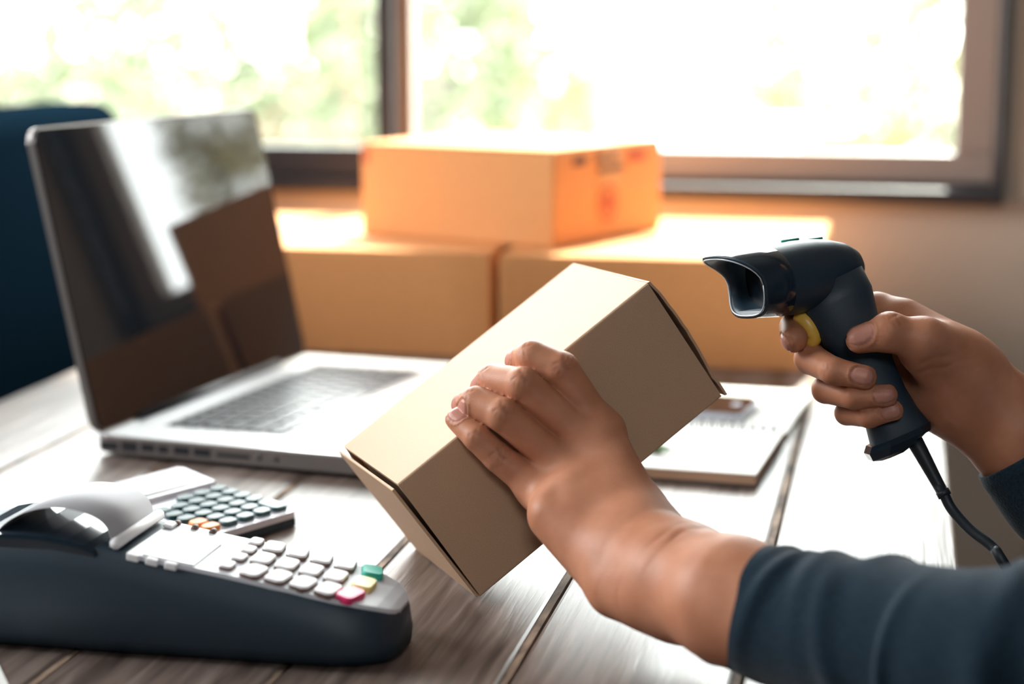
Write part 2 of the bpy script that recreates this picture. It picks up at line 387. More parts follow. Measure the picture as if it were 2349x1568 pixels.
# white garden chair and table
def garden_chair(loc, rz):
    t = thing('garden_chair', 'white plastic garden chair with rounded back seen through the right pane', 'chair', loc, rz)
    V = []
    pts = [(-0.30, 0.42), (-0.31, 0.75), (-0.29, 0.92), (-0.2, 1.05), (0, 1.10), (0.2, 1.05), (0.29, 0.92), (0.31, 0.75), (0.30, 0.42)]
    bm = bmesh.new(); fr = [bm.verts.new((x, 0.27+abs(x)*-0.3, z)) for x, z in pts]; bk = [bm.verts.new((x, 0.31+abs(x)*-0.3, z)) for x, z in pts]
    n = len(pts); bm.faces.new(fr); bm.faces.new(bk[::-1])
    for i in range(n): bm.faces.new((fr[i], bk[i], bk[(i+1) % n], fr[(i+1) % n]))
    bmesh.ops.recalc_face_normals(bm, faces=bm.faces)
    bm_obj('backrest', bm, 'white_plastic', t)
    prism('seat', rrect(0.6, 0.55, 0.08), 0.40, 0.44, 'white_plastic', t, 0.008)
    for sx in (-1, 1):
        for sy in (-1, 1): tube('leg', [(sx*0.26, sy*0.22, 0.42), (sx*0.29, sy*0.26, 0)], [0.03, 0.022], 'white_plastic', t, 8)
        tube('armrest', smooth_path([(sx*0.29, -0.24, 0.42), (sx*0.31, -0.22, 0.66), (sx*0.31, 0.0, 0.69), (sx*0.30, 0.22, 0.68)], 4), 0.022, 'white_plastic', t, 8)
    return t
garden_chair((-0.88, 8.2, -0.15), 0.5)
t = thing('garden_table', 'low round white garden table right of the white garden chair outside', 'table', (-0.42, 7.6, -0.15))
prism('table_top', [(0.24*math.cos(i*math.pi/14), 0.24*math.sin(i*math.pi/14)) for i in range(28)], 0.80, 0.83, 'white_plastic', t, 0.006)
tube('pedestal', [(0, 0, 0.02), (0, 0, 0.80)], 0.03, 'white_plastic', t)
prism('foot', [(0.17*math.cos(i*math.pi/10), 0.17*math.sin(i*math.pi/10)) for i in range(20)], 0, 0.03, 'white_plastic', t, 0.006)

o = box('added_sun_blocker', (-2.6, WY+0.12, 2.45), (1.0, WY+0.80, 2.48), 'frame'); struct(o)  # unseen slab added outside, sized to keep sun off the nearer table
# ------------------------------------------------------------------ table: seven planks on a dark frame
PX = [0.049, -0.0702, -0.1858, -0.3030, -0.4200, -0.5360, -0.6500, -0.7730]
TY0, TY1 = 0.35, 2.14
table = thing('plank_table', 'worn varnished plank table with wide boards under the laptop and boxes', 'table', (-0.36, 1.25, 0))
for i in range(7):
    hi_, lo_ = PX[i], PX[i+1]; g = 0.0026
    bm = bmesh.new(); add_box(bm, (lo_+g, TY0, TZ-0.032), (hi_-g, TY1, TZ), 0.0025, 2)
    o = bm_obj('plank', bm, 'wood', table); o.location = (0.36, -1.25, 0)
for i in range(1, 7):
    o = box('seam_filler', (PX[i]-0.0032, TY0+0.002, TZ-0.030), (PX[i]+0.0012, TY1-0.002, TZ-0.0012), 'filler', table); o.location = (0.36, -1.25, 0)
bm = bmesh.new(); add_box(bm, (PX[7]+0.03, TY0+0.04, TZ-0.05), (PX[0]-0.03, TY1-0.04, TZ-0.033))
o = bm_obj('batten', bm, 'leg_wood', table); o.location = (0.36, -1.25, 0)
for sx in (PX[7]+0.06, PX[0]-0.06):
    for sy in (TY0+0.08, TY1-0.08):
        o = box('leg', (sx-0.03, sy-0.03, 0), (sx+0.03, sy+0.03, TZ-0.05), 'leg_wood', table, 0.004); o.location = (0.36, -1.25, 0)

# ------------------------------------------------------------------ office chair beyond the left side of the table
ch = thing('office_chair', 'dark navy high-backed chair behind the laptop at the table side', 'chair', (-0.98, 1.75, 0))
bm = bmesh.new(); add_box(bm, (-0.06, -0.38, 0.42), (0.05, 0.37, 0.985), 0.03, 4); bm_obj('backrest', bm, 'chair', ch, True)
bm = bmesh.new(); add_box(bm, (-0.0, -0.28, 0.40), (0.20, 0.28, 0.50), 0.03, 4); bm_obj('seat', bm, 'chair', ch, True)
for sy in (-1, 1):
    tube('armrest', smooth_path([(0.0, sy*0.31, 0.60), (0.10, sy*0.33, 0.66), (0.19, sy*0.33, 0.665)], 5), 0.022, 'arm_wood', ch, 10)
tube('gas_column', [(0.0, 0, 0.06), (0.0, 0, 0.41)], 0.03, 'wire', ch)
for k in range(5):
    a = k*2*math.pi/5+0.3; e = Vector((0.0+0.17*math.cos(a), 0.17*math.sin(a), 0.055))
    tube('base_leg', [(0.0, 0, 0.085), e], [0.022, 0.016], 'wire', ch, 8)
    w_ = tube('caster', [e+Vector((-0.02*math.sin(a), 0.02*math.cos(a), -0.029)), e+Vector((0.02*math.sin(a), -0.02*math.cos(a), -0.029))], 0.026, 'port', ch, 12)

# ------------------------------------------------------------------ cardboard boxes at the back
def carton(label, loc, rz, sx, sy, h, marks=False):
    t = thing('cardboard_box', label, 'box', loc, rz, 'orange cardboard boxes at the window')
    bm = bmesh.new(); add_box(bm, (0, 0, 0), (sx, sy, h-0.003), 0.0025, 2); bm_obj('body', bm, 'carton', t)
    for a, b in ((0.001, sy/2-0.001), (sy/2+0.001, sy-0.001)):
        box('top_flap', (0.001, a, h-0.0028), (sx-0.001, b, h), 'carton', t, 0.0008, 1)
    bm = bmesh.new(); add_box(bm, (-0.0006, sy/2-0.024, h+0.0001), (sx+0.0006, sy/2+0.024, h+0.0005))
    add_box(bm, (-0.0007, sy/2-0.024, h-0.045), (-0.0002, sy/2+0.024, h+0.0005))
    add_box(bm, (sx+0.0002, sy/2-0.024, h-0.045), (sx+0.0007, sy/2+0.024, h+0.0005))
    bm_obj('tape', bm, 'tape', t)
    if marks:
        x1 = sx+0.0009
        def mark(y0, y1, z0, z1, m): box('printed_mark', (sx+0.0003, y0, z0), (x1, y1, z1), m, t)
        for y0, y1, z0, z1, m in ((0.036, 0.062, 0.080, 0.089, 'print_dark'), (0.080, 0.100, 0.081, 0.088, 'print_dark'), (0.105, 0.122, 0.081, 0.088, 'print_dark'),
                                  (0.085, 0.140, 0.070, 0.076, 'print_dark'), (0.148, 0.185, 0.078, 0.089, 'print_red')): mark(y0, y1, z0, z1, m)
        bm = bmesh.new()
        for r0, r1, mi in ((0.0165, 0.020, 0), (0, 0.010, 0)):
            n = 24; 
            A = [bm.verts.new((x1, 0.105+r1*math.cos(2*math.pi*i/n), 0.038+r1*math.sin(2*math.pi*i/n))) for i in range(n)]
            if r0 == 0: bm.faces.new(A)
            else:
                B_ = [bm.verts.new((x1, 0.105+r0*math.cos(2*math.pi*i/n), 0.038+r0*math.sin(2*math.pi*i/n))) for i in range(n)]
                for i in range(n): bm.faces.new((A[i], A[(i+1) % n], B_[(i+1) % n], B_[i]))
        bm_obj('printed_mark', bm, 'print_red', t)
        box('printed_mark', (0.004, -0.0007, 0.076), (0.010, -0.0002, 0.092), 'print_red', t)
    return t
carton('lower left orange cardboard box standing behind the laptop', (-0.740, 1.748, TZ), 0.0, 0.352, 0.322, 0.106)
carton('lower right orange cardboard box standing behind the barcode scanner', (-0.378, 1.738, TZ), 0.0, 0.306, 0.368, 0.106)
carton('topmost orange cardboard box, set askew across the two lower boxes', (-0.557, 1.872, TZ+0.1068), math.atan2(-0.087, 0.225), 0.241, 0.223, 0.098, True)

# ------------------------------------------------------------------ laptop
lap = thing('laptop', 'open silver laptop with glossy black screen and black keys', 'laptop', (-0.5978, 1.2805, TZ), -0.1346)
LW, LD, LT = 0.364, 0.249, 0.018
base = prism('base', [(x+LD/2, y+LW/2) for x, y in rrect(LD, LW, 0.010)], 0.004, LT-0.0018, 'alu_dark', lap, 0.0010, 2)
prism('palm_rest', [(x+LD/2, y+LW/2) for x, y in rrect(LD, LW, 0.010)], LT-0.0020, LT, 'alu', lap, 0.0006, 2)
box('keyboard_well', (0.036, 0.042, LT-0.0002), (0.148, 0.322, LT+0.0003), 'alu_dark', base)
box('trackpad', (0.158, 0.128, LT-0.0002), (0.236, 0.236, LT+0.0004), 'alu_dark', base, 0.0001, 1)
kcache = {}
def key_mesh(sx, sy):
    k = (round(sx, 4), round(sy, 4))
    if k not in kcache:
        bm = bmesh.new(); pts = rrect(sx, sy, 0.0018, 2)
        b_ = [bm.verts.new((x, y, 0)) for x, y in pts]; t_ = [bm.verts.new((x*0.95, y*0.95, 0.0013)) for x, y in pts]
        n = len(pts); bm.faces.new(t_)
        for i in range(n): bm.faces.new((b_[i], b_[(i+1) % n], t_[(i+1) % n], t_[i]))
        me = bpy.data.meshes.new('key'); bm.to_mesh(me); bm.free(); me.materials.append(M['key']); kcache[k] = me
    return kcache[k]
rows = [[1]*14, [1]*13+[1.4], [1.4]+[1]*13, [1.7]+[1]*11+[1.7], [2.25]+[1]*10+[2.15], [1, 1, 1, 1.25, 5, 1.25, 1, 0.9, 0.9, 0.9]]
xr = 0.038
for r, ws in enumerate(rows):
    hgt = 0.0105 if r == 0 else 0.0185
    tot = sum(ws); y = 0.044
    for wk in ws:
        wy = 0.276*wk/tot
        o = bpy.data.objects.new('key', key_mesh(hgt-0.003, wy-0.003)); COL.objects.link(o); o.parent = base
        o.location = (xr+hgt/2, y+wy/2, LT+0.0003); y += wy
    xr += hgt
for a, b, z0, z1 in ((0.006, 0.021, 0.0065, 0.0125), (0.024, 0.038, 0.0065, 0.014), (0.0415, 0.053, 0.0075, 0.0135), (0.056, 0.065, 0.0075, 0.013),
                     (0.0695, 0.083, 0.0075, 0.0135), (0.0865, 0.101, 0.0075, 0.0135), (0.106, 0.134, 0.0085, 0.0115)):
    box('port', (a, -0.0002, z0), (b, 0.003, z1), 'port', base)
for a in (0.1415, 0.1555):
    prismo = tube('audio_port', [(a, -0.0002, 0.0105), (a, 0.003, 0.0105)], 0.0022, 'port', base, 12)
for a in (0.03, 0.22):
    for b in (0.03, 0.33): tube('rubber_foot', [(a, b, 0), (a, b, 0.0042)], 0.006, 'port', base, 12)
tube('hinge', [(0.004, 0.06, LT+0.001), (0.004, 0.304, LT+0.001)], 0.0045, 'bezel_rubber', lap, 12)
# lid: x across (along the hinge), y up the lid, z towards the back
lid = prism('lid', [(x, y) for x, y in rrect(LW, 0.238, 0.011)], -0.0065, 0.0, 'alu_dark', lap, 0.0012, 2, off=(LW/2, 0.119))
LA = 1.3649
upv = Vector((-math.cos(LA), 0, math.sin(LA))); acr = Vector((0, 1, 0)); bk = acr.cross(upv)     # points to the user
mlid = Matrix((( acr.x, upv.x, bk.x, 0.004), (acr.y, upv.y, bk.y, 0.0), (acr.z, upv.z, bk.z, LT), (0, 0, 0, 1)))
lid.matrix_local = mlid
# the screen glass lies on the user's side
prism('screen', [(x, y) for x, y in rrect(LW-0.003, 0.2345, 0.010)], -0.0001, 0.0008, 'screen', lid, off=(LW/2, 0.1190))
tube('webcam', [(LW/2, 0.2285, 0.0007), (LW/2, 0.2285, 0.0010)], 0.0018, 'port', lid, 10)

# ------------------------------------------------------------------ cardboard box in the hand, resting on its lower edge
RA, RB_, RC = Vector((0.68782, 0.45279, 0.56735)), Vector((-0.53227, 0.84604, -0.02991)), Vector((-0.49354, -0.28141, 0.82293))
BO = Vector((-0.2684, 0.96544, 0.07403+TZ))
ba, bb, bc = 0.18709, 0.11899, 0.0857
held = bpy.data.objects.new('parcel_box', None); COL.objects.link(held)
held.matrix_world = Matrix(((RA.x, RB_.x, RC.x, BO.x), (RA.y, RB_.y, RC.y, BO.y), (RA.z, RB_.z, RC.z, BO.z), (0, 0, 0, 1)))
setp(held, label='plain brown kraft box held tilted in a hand over the table', category='box')
th = 0.0022
bm = bmesh.new()
prof = [(0, 0), (bb, 0), (bb, -bc), (0, -bc)]
def rr_prof(ins, r):
    return [(y+bb/2, z-bc/2) for y, z in rrect(bb-2*ins, bc-2*ins, r, 3)]
o_, i_ = rr_prof(0, 0.0016), rr_prof(th, 0.0005)
n = len(o_)
def vring(p, x): return [bm.verts.new((x, y, z)) for y, z in p]
a0, a1, b0, b1 = vring(o_, 0), vring(o_, ba), vring(i_, 0), vring(i_, ba)
for i in range(n):
    j = (i+1) % n
    bm.faces.new((a0[i], a0[j], a1[j], a1[i])); bm.faces.new((b0[j], b0[i], b1[i], b1[j]))
    bm.faces.new((a0[j], a0[i], b0[i], b0[j])); bm.faces.new((a1[i], a1[j], b1[j], b1[i]))
bmesh.ops.recalc_face_normals(bm, faces=bm.faces)
bm_obj('sleeve', bm, 'kraft', held)
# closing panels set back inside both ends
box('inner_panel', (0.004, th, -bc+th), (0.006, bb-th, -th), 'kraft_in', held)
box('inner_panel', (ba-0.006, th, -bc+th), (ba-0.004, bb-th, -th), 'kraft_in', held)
# far end: folded flap hanging from the top face, its torn lower edge standing proud
bm = bmesh.new(); rng = np.random.default_rng(3); N = 18
fr, bkk = [], []
for k in range(N+1):
    t_ = k/N; z = -t_*(bc+0.001); off = 0.0004+0.0032*math.sin(math.pi*min(1, t_*1.15))**0.8 if t_ < 0.87 else 0.0022
    off += rng.uniform(-0.00025, 0.00025)
    fr.append((ba+off, z)); bkk.append((ba+off+0.0016, z-0.0004))
def strip(y0, y1):
    A = [bm.verts.new((x, y0, z)) for x, z in fr]; B = [bm.verts.new((x, y1, z)) for x, z in fr]
    Cc = [bm.verts.new((x, y0, z)) for x, z in bkk]; D = [bm.verts.new((x, y1, z)) for x, z in bkk]
    for k in range(N):
        bm.faces.new((A[k], A[k+1], B[k+1], B[k])); bm.faces.new((Cc[k+1], Cc[k], D[k], D[k+1]))
        bm.faces.new((A[k+1], A[k], Cc[k], Cc[k+1])); bm.faces.new((B[k], B[k+1], D[k+1], D[k]))
    bm.faces.new((A[0], B[0], D[0], Cc[0])); bm.faces.new((B[N], A[N], Cc[N], D[N]))
strip(0.0008, bb-0.0008); bmesh.ops.recalc_face_normals(bm, faces=bm.faces)
bm_obj('end_flap', bm, 'kraft', held)
# near end: flap hinged at the lower edge, standing slightly open at the top
fl = box('end_flap', (-0.0018, 0.001, 0), (0, bb-0.001, bc-0.002), 'kraft', held, 0.0004, 1)
fl.location = (-0.0004, 0, -bc+0.001); fl.rotation_euler = (0, math.radians(-1.7), 0)

# ------------------------------------------------------------------ open wire-bound notebook
nb = thing('wire_notebook', 'open wire-bound notebook with blank white pages and brown kraft edges', 'notebook', (-0.091, 1.286, TZ), math.radians(-4.2))
# local x: to the left is negative; y along the pages
NWd = 0.135
def slab(name, x0, y0, x1, y1, z0, z1, m, par, skew=0): return box(name, (x0, y0, z0), (x1, y1, z1), m, par, 0.0006, 1)
slab('cover', -NWd, -0.001, 0.001, 0.146, 0.0, 0.0022, 'cover', nb)
slab('page_block', -NWd+0.001, 0, 0, 0.143, 0.0022, 0.0098, 'page_edge', nb)
slab('page', -NWd+0.001, 0, 0, 0.143, 0.0098, 0.0104, 'white_paper', nb)
slab('cover', -NWd, 0.158, 0.001, 0.336, 0.0, 0.0018, 'cover', nb)
slab('page_block', -NWd+0.001, 0.160, 0, 0.335, 0.0018, 0.0052, 'page_edge', nb)
slab('page', -NWd+0.001, 0.160, 0, 0.335, 0.0052, 0.0058, 'white_paper', nb)
wm = None
for k in range(15):
    x = -0.009-0.0083*k
    if wm is None:
        pts = [(0, 0.1505+0.0125*math.cos(a), 0.0075+0.0065*math.sin(a)) for a in [2*math.pi*i/16 for i in range(17)]]
        o = tube('wire_ring', pts, 0.0009, 'wire', nb, 6); wm = o.data
    else:
        o = bpy.data.objects.new('wire_ring', wm); COL.objects.link(o); o.parent = nb
    o.location = (x, 0, 0)
# phone lying on the upper page
ph = thing('smartphone', 'black smartphone lying on the upper page of the open notebook', 'phone', (-0.113, 1.512, TZ+0.0062), math.radians(-8))
prism('body', rrect(0.145, 0.071, 0.011, 6), 0.0, 0.0068, 'phone_bar', ph, 0.0012, 2, off=(-0.0725, 0.0))
prism('screen', rrect(0.143, 0.069, 0.010, 6), 0.0066, 0.0074, 'phone', ph, off=(-0.0725, 0.0))
tube('home_button', [(-0.011, 0, 0.0072), (-0.011, 0, 0.0078)], 0.0055, 'phone_bar', ph, 20)
# pen on the lower page
pn = thing('ballpoint_pen', 'dark green pen with its tip showing past the held box on the notebook', 'pen', (-0.1558, 1.3314, 0.7646), math.radians(158))
tube('barrel', [(0.012, 0, 0), (0.13, 0, 0)], 0.0041, 'pen', pn, 12)
tube('tip', [(0, 0, 0), (0.004, 0, 0), (0.012, 0, 0)], [0.0006, 0.0012, 0.0036], 'pen', pn, 12)
tube('clip', [(0.095, 0, 0.0048), (0.128, 0, 0.0048)], 0.0009, 'wire', pn, 8)

# ------------------------------------------------------------------ calculator
cal = thing('calculator', 'silver desk calculator with dark keys and two orange keys', 'calculator', (-0.5155, 1.1000, TZ), math.radians(-25.5))
CL, CW = 0.111, 0.080
def czt(x):      # top surface: the display end is propped up
    if x < 0.036: return 0.0245-0.0055*x/0.036
    return 0.0155-0.0045*(x-0.036)/(CL-0.036)
secs = [0.0, 0.003, 0.034, 0.036, 0.040, 0.07, CL-0.012, CL-0.003, CL]
def csec(x, zb, zt, inset=0.0):
    hw = CW/2-inset
    if x < 0.003 or x > CL-0.003: hw -= 0.0035
    return [(x, CW/2-hw, zb), (x, CW/2+hw, zb), (x, CW/2+hw, zt-0.0015), (x, CW/2+hw-0.0015, zt), (x, CW/2-hw+0.0015, zt), (x, CW/2-hw, zt-0.0015)]
link('base', loft_mesh('base', [csec(x, 0.001 if x > 0.02 else 0.006-0.25*x, czt(x)-0.0045) for x in secs]), 'calc_bot', cal)
link('faceplate', loft_mesh('faceplate', [csec(x, czt(x)-0.0045, czt(x), 0.0006) for x in secs]), 'calc_top', cal)
ta = math.atan2(-0.0055, 0.036)
def tilted(o, x, y, z, a): o.location = (x, y, z); o.rotation_euler = (0, -a, 0); return o
fm = bmesh.new(); add_box(fm, (-0.0145, -0.031, 0), (0.0145, 0.031, 0.0012), 0.0006, 1)
tilted(bm_obj('display_bezel', fm, 'alu_dark', cal), 0.0165, CW/2, czt(0.0165)-0.0006, ta)
tilted(box('display', (-0.0125, -0.0295, 0), (0.0128, 0.0292, 0.0010), 'lcd', cal), 0.0168, CW/2, czt(0.0168)+0.0, ta)
kx0, kpx, kpy = 0.0455, 0.0112, 0.0152
ka = math.atan2(-0.0045, CL-0.036)
def ckey(r, c, c2=None, m='calc_key'):
    c2 = c if c2 is None else c2
    sx = 0.0088+(c2-c)*kpx; x = kx0+kpx*(c+c2)/2; y = 0.0095+kpy*r
    key = ('ck', c2-c, m)
    if key not in kcache:
        bm = bmesh.new(); pts = rrect(sx, 0.0120, 0.0030, 3)
        b_ = [bm.verts.new((x_, y_, 0)) for x_, y_ in pts]; mid = [bm.verts.new((x_, y_, 0.0030)) for x_, y_ in pts]; t_ = [bm.verts.new((x_*0.9, y_*0.9, 0.0037)) for x_, y_ in pts]
        n = len(pts); bm.faces.new(t_)
        for lo, hi in ((b_, mid), (mid, t_)):
            for i in range(n): bm.faces.new((lo[i], lo[(i+1) % n], hi[(i+1) % n], hi[i]))
        me = bpy.data.meshes.new('key'); bm.to_mesh(me); bm.free(); me.materials.append(M[m]); kcache[key] = me
    o = bpy.data.objects.new('key', kcache[key]); COL.objects.link(o); o.parent = cal
    return tilted(o, x, y, czt(x)-0.0003, ka)
for r in range(5):
    for c in range(6):
        if r < 2 and c == 0: continue
        if r == 4 and c >= 4: continue
        orange = r == 0 and c in (4, 5)
        o = ckey(r, c, None, 'orange' if orange else 'calc_key')
        if orange: o['label'] = 'orange key'
ckey(4, 4, 5)

# ------------------------------------------------------------------ card payment terminal
term = thing('card_terminal', 'black card payment terminal with pale keypad and curling receipt', 'card terminal', (-0.345, 0.902, TZ))
def wl(o): o.location = (0.345, -0.902, -TZ); return o
TXP = [(-0.246, 0.0255), (-0.253, 0.0300), (-0.265, 0.0335), (-0.28, 0.0365), (-0.31, 0.0420), (-0.34, 0.0470), (-0.37, 0.0515), (-0.388, 0.0545), (-0.40, 0.0570), (-0.43, 0.0600), (-0.47, 0.0600), (-0.50, 0.056)]
THW = [(-0.246, 0.006), (-0.2472, 0.0125), (-0.2505, 0.0195), (-0.256, 0.0245), (-0.264, 0.0288), (-0.276, 0.0318), (-0.30, 0.0330), (-0.34, 0.0334), (-0.40, 0.0345), (-0.47, 0.0345), (-0.495, 0.034), (-0.50, 0.030)]
def interp(T, x):
    xs = [-a for a, b in T]; return float(np.interp(-x, xs, [b for a, b in T]))
def tz(x): return TZ+interp(TXP, x)
def thw(x): return interp(THW, x)
TYC = 0.8985
xs = [-0.246, -0.2472, -0.2505, -0.256, -0.264, -0.270, -0.276, -0.285, -0.30, -0.32, -0.34, -0.36, -0.38, -0.395, -0.41, -0.43, -0.45, -0.47, -0.485, -0.495, -0.50]
def tsec(x):
    hw = thw(x); z = tz(x); r = 0.006
    return [(x, TYC-hw-0.003, TZ+0.003), (x, TYC-hw-0.006, TZ+0.010), (x, TYC-hw-0.004, z-0.014), (x, TYC-hw, z-0.004), (x, TYC-hw+0.003, z-0.001),
            (x, TYC+hw-0.003, z-0.001), (x, TYC+hw, z-0.004), (x, TYC+hw+0.004, z-0.014), (x, TYC+hw+0.006, TZ+0.010), (x, TYC+hw+0.003, TZ+0.003)]
wl(link('body', loft_mesh('body', [tsec(x) for x in xs]), 'navy', term, None, True))
for fx in (-0.29, -0.47):
    for fy in (-0.014, 0.018): wl(tube('rubber_foot', [(fx, TYC+fy, TZ), (fx, TYC+fy, TZ+0.0045)], 0.007, 'port', term, 12))
# pale face plate following the top
px = [-0.2468, -0.248, -0.2505, -0.256, -0.264, -0.270, -0.276, -0.29, -0.31, -0.33, -0.345, -0.36, -0.375, -0.389]
rings_ = []
for x in px:
    hw = thw(x)-0.002; z = tz(x); rings_.append([(x, TYC-hw, z-0.0035), (x, TYC-hw+0.0008, z+0.0006), (x, TYC+hw-0.0008, z+0.0006), (x, TYC+hw, z-0.0035)])
wl(link('face_plate', loft_mesh('face_plate', rings_), 'term_top', term))
def on_top(o, x, y, lift=0.0):
    s = math.atan2(tz(x-0.004)-tz(x+0.004), 0.008)
    o.location = (x+0.345, y-0.902, tz(x)-TZ+0.0006+lift); o.rotation_euler = (0, s, 0); return o
def tkey(x, y, sx, sy, m, h=0.0032, rot=0.0, side=True):
    bm = bmesh.new(); pts = rrect(sx, sy, min(sx, sy)*0.28, 3)
    b_ = [bm.verts.new((x_, y_, -0.0005)) for x_, y_ in pts]; mid = [bm.verts.new((x_, y_, h-0.001)) for x_, y_ in pts]; t_ = [bm.verts.new((x_*0.9, y_*0.9, h)) for x_, y_ in pts]
    n = len(pts); bm.faces.new(t_)
    for q, (lo, hi) in enumerate(((b_, mid), (mid, t_))):
        for i in range(n):
            f = bm.faces.new((lo[i], lo[(i+1) % n], hi[(i+1) % n], hi[i])); f.material_index = 1 if (q == 0 and side) else 0
    o = bm_obj('key', bm, None, term, False, [m, 'key_side'] if side else [m])
    on_top(o, x, y); o.rotation_euler[2] = rot
    return o
# rows run across the terminal: near side y small
for c, x in enumerate((-0.3250, -0.3115, -0.2980, -0.2845)):
    for r, y in enumerate((0.8770, 0.8980, 0.9190)):
        tkey(x+0.0025*(r == 0)-0.001*(r == 2), y, 0.0110, 0.0170, 'term_key', rot=(-0.15, 0.0, 0.12)[r])
for r, y in enumerate((0.878, 0.8935, 0.908, 0.9225)):
    tkey(-0.3375+0.001*(r in (1, 2)), y, 0.0072, 0.0105, 'term_key', 0.0026)
for y, m, lab, sx in ((0.8780, 'red', 'red cancel key', 0.0105), (0.8980, 'yellow_key', 'yellow key', 0.0115), (0.9190, 'green', 'green key', 0.0115)):
    o = tkey(-0.2690-0.0015*(m != 'yellow_key'), y, sx, 0.0170, m, side=False, rot={'red': -0.3, 'yellow_key': 0, 'green': 0.3}[m]); o['label'] = lab
# display with small buttons on both sides
on_top(box('display', (-0.0145, -0.021, -0.001), (0.0145, 0.021, 0.0012), 'lcd', term, 0.0008, 2), -0.3670, 0.8895)
for k in range(3):
    on_top(tube('side_button', [(0, -0.0022, 0.0006), (0, 0.0022, 0.0006)], 0.0017, 'key_side', term, 10), -0.385+0.0105*k, TYC+thw(-0.375)-0.006)
    on_top(box('side_button', (-0.0035, -0.003, -0.003), (0.0035, 0.003, 0.001), 'term_key', term, 0.001, 2), -0.385+0.0105*k, TYC-thw(-0.375)+0.0035, -0.0005)
on_top(box('feed_button', (-0.003, -0.005, 0), (0.003, 0.005, 0.0022), 'term_key', term, 0.0014, 2), -0.3868, 0.921)
# printer: tear bar, smoked cover, paper roll and the receipt curling back
wl(tube('tear_bar', [(-0.3960, TYC-0.030, tz(-0.396)+0.003), (-0.3960, TYC+0.030, tz(-0.396)+0.003)], 0.0032, 'term_key', term, 8))
rings_ = []
for k in range(11):
    a = math.pi*k/10; x = -0.4475+0.044*math.cos(a); z = tz(-0.40)-0.004+0.0095*math.sin(a)
    rings_.append([(x, TYC-0.0348, z-0.002), (x, TYC-0.0338, z), (x, TYC+0.0338, z), (x, TYC+0.0348, z-0.002)])
V = [p for r in rings_ for p in r]; Fc = [(j*4+i, j*4+i+1, j*4+i+5, j*4+i+4) for j in range(10) for i in range(3)]
ends = [[j*4+0 for j in range(11)], [j*4+3 for j in range(10, -1, -1)]]
me = bpy.data.meshes.new('printer_cover'); me.from_pydata(V, [], Fc+[tuple(e) for e in ends]); wl(link('printer_cover', me, 'navy_gloss', term))
# receipt paper: a strip with a curl, modelled with thickness
def paper_strip(prof, y0, y1, name, m, par, n=6):
    prof = smooth_path([(x, 0, z) for x, z in prof], 6); V = []; Fc = []
    for p in prof:
        for k in range(2): V.append((p.x, (y0, y1)[k], p.z))
    for i in range(len(prof)-1): Fc.append((2*i, 2*i+1, 2*i+3, 2*i+2))
    me = bpy.data.meshes.new(name); me.from_pydata(V, [], Fc)
    o = link(name, me, m, par, None, True); s_ = o.modifiers.new('thickness', 'SOLIDIFY'); s_.thickness = 0.0002
    return o
wl(paper_strip([(-0.4005, TZ+0.0560), (-0.3995, TZ+0.0625), (-0.4040, TZ+0.0700), (-0.4150, TZ+0.0750), (-0.4300, TZ+0.0765), (-0.4460, TZ+0.0735), (-0.4600, TZ+0.0660), (-0.4700, TZ+0.0540)], 0.871, 0.928, 'receipt', 'paper', term))

# loose sheet of paper in front of the terminal
bm = bmesh.new(); pts = [(-0.452, 0.8405), (-0.425, 0.803), (-0.405, 0.760), (-0.52, 0.70), (-0.57, 0.775)]
b_ = [bm.verts.new((x+0.48, y-0.78, 0)) for x, y in pts]; t_ = [bm.verts.new((x+0.48, y-0.78, 0.0006)) for x, y in pts]
bm.faces.new(b_); bm.faces.new(t_)
for i in range(5): bm.faces.new((b_[i], b_[(i+1) % 5], t_[(i+1) % 5], t_[i]))
bmesh.ops.recalc_face_normals(bm, faces=bm.faces)
o = bm_obj('paper_sheet', bm, 'white_paper'); o.location = (-0.48, 0.78, TZ+0.0002); setp(o, label='corner of a loose white paper sheet in front of the card terminal', category='paper')

# ------------------------------------------------------------------ smooth bodies: distance field sampled on a grid, skinned with surface nets
class Field:
    def __init__(s, lo, hi, h):
        s.lo = np.array(lo, np.float32); s.h = h; s.n = np.ceil((np.array(hi)-s.lo)/h).astype(int)+1
        s.ax = [s.lo[i]+h*np.arange(s.n[i], dtype=np.float32) for i in range(3)]
    def new(s): return np.full(s.n, 1.0, np.float32)
    def win(s, lo, hi):
        a = np.clip(np.floor((np.array(lo)-s.lo)/s.h).astype(int), 0, s.n); b = np.clip(np.ceil((np.array(hi)-s.lo)/s.h).astype(int)+1, 0, s.n)
        return tuple(slice(i, j) for i, j in zip(a, b))
    def grid(s, w):
        return s.ax[0][w[0]][:, None, None], s.ax[1][w[1]][None, :, None], s.ax[2][w[2]][None, None, :]
def smin(a, b, k):
    h = np.maximum(k-np.abs(a-b), 0)/k
    return np.minimum(a, b)-h*h*(k*0.25)
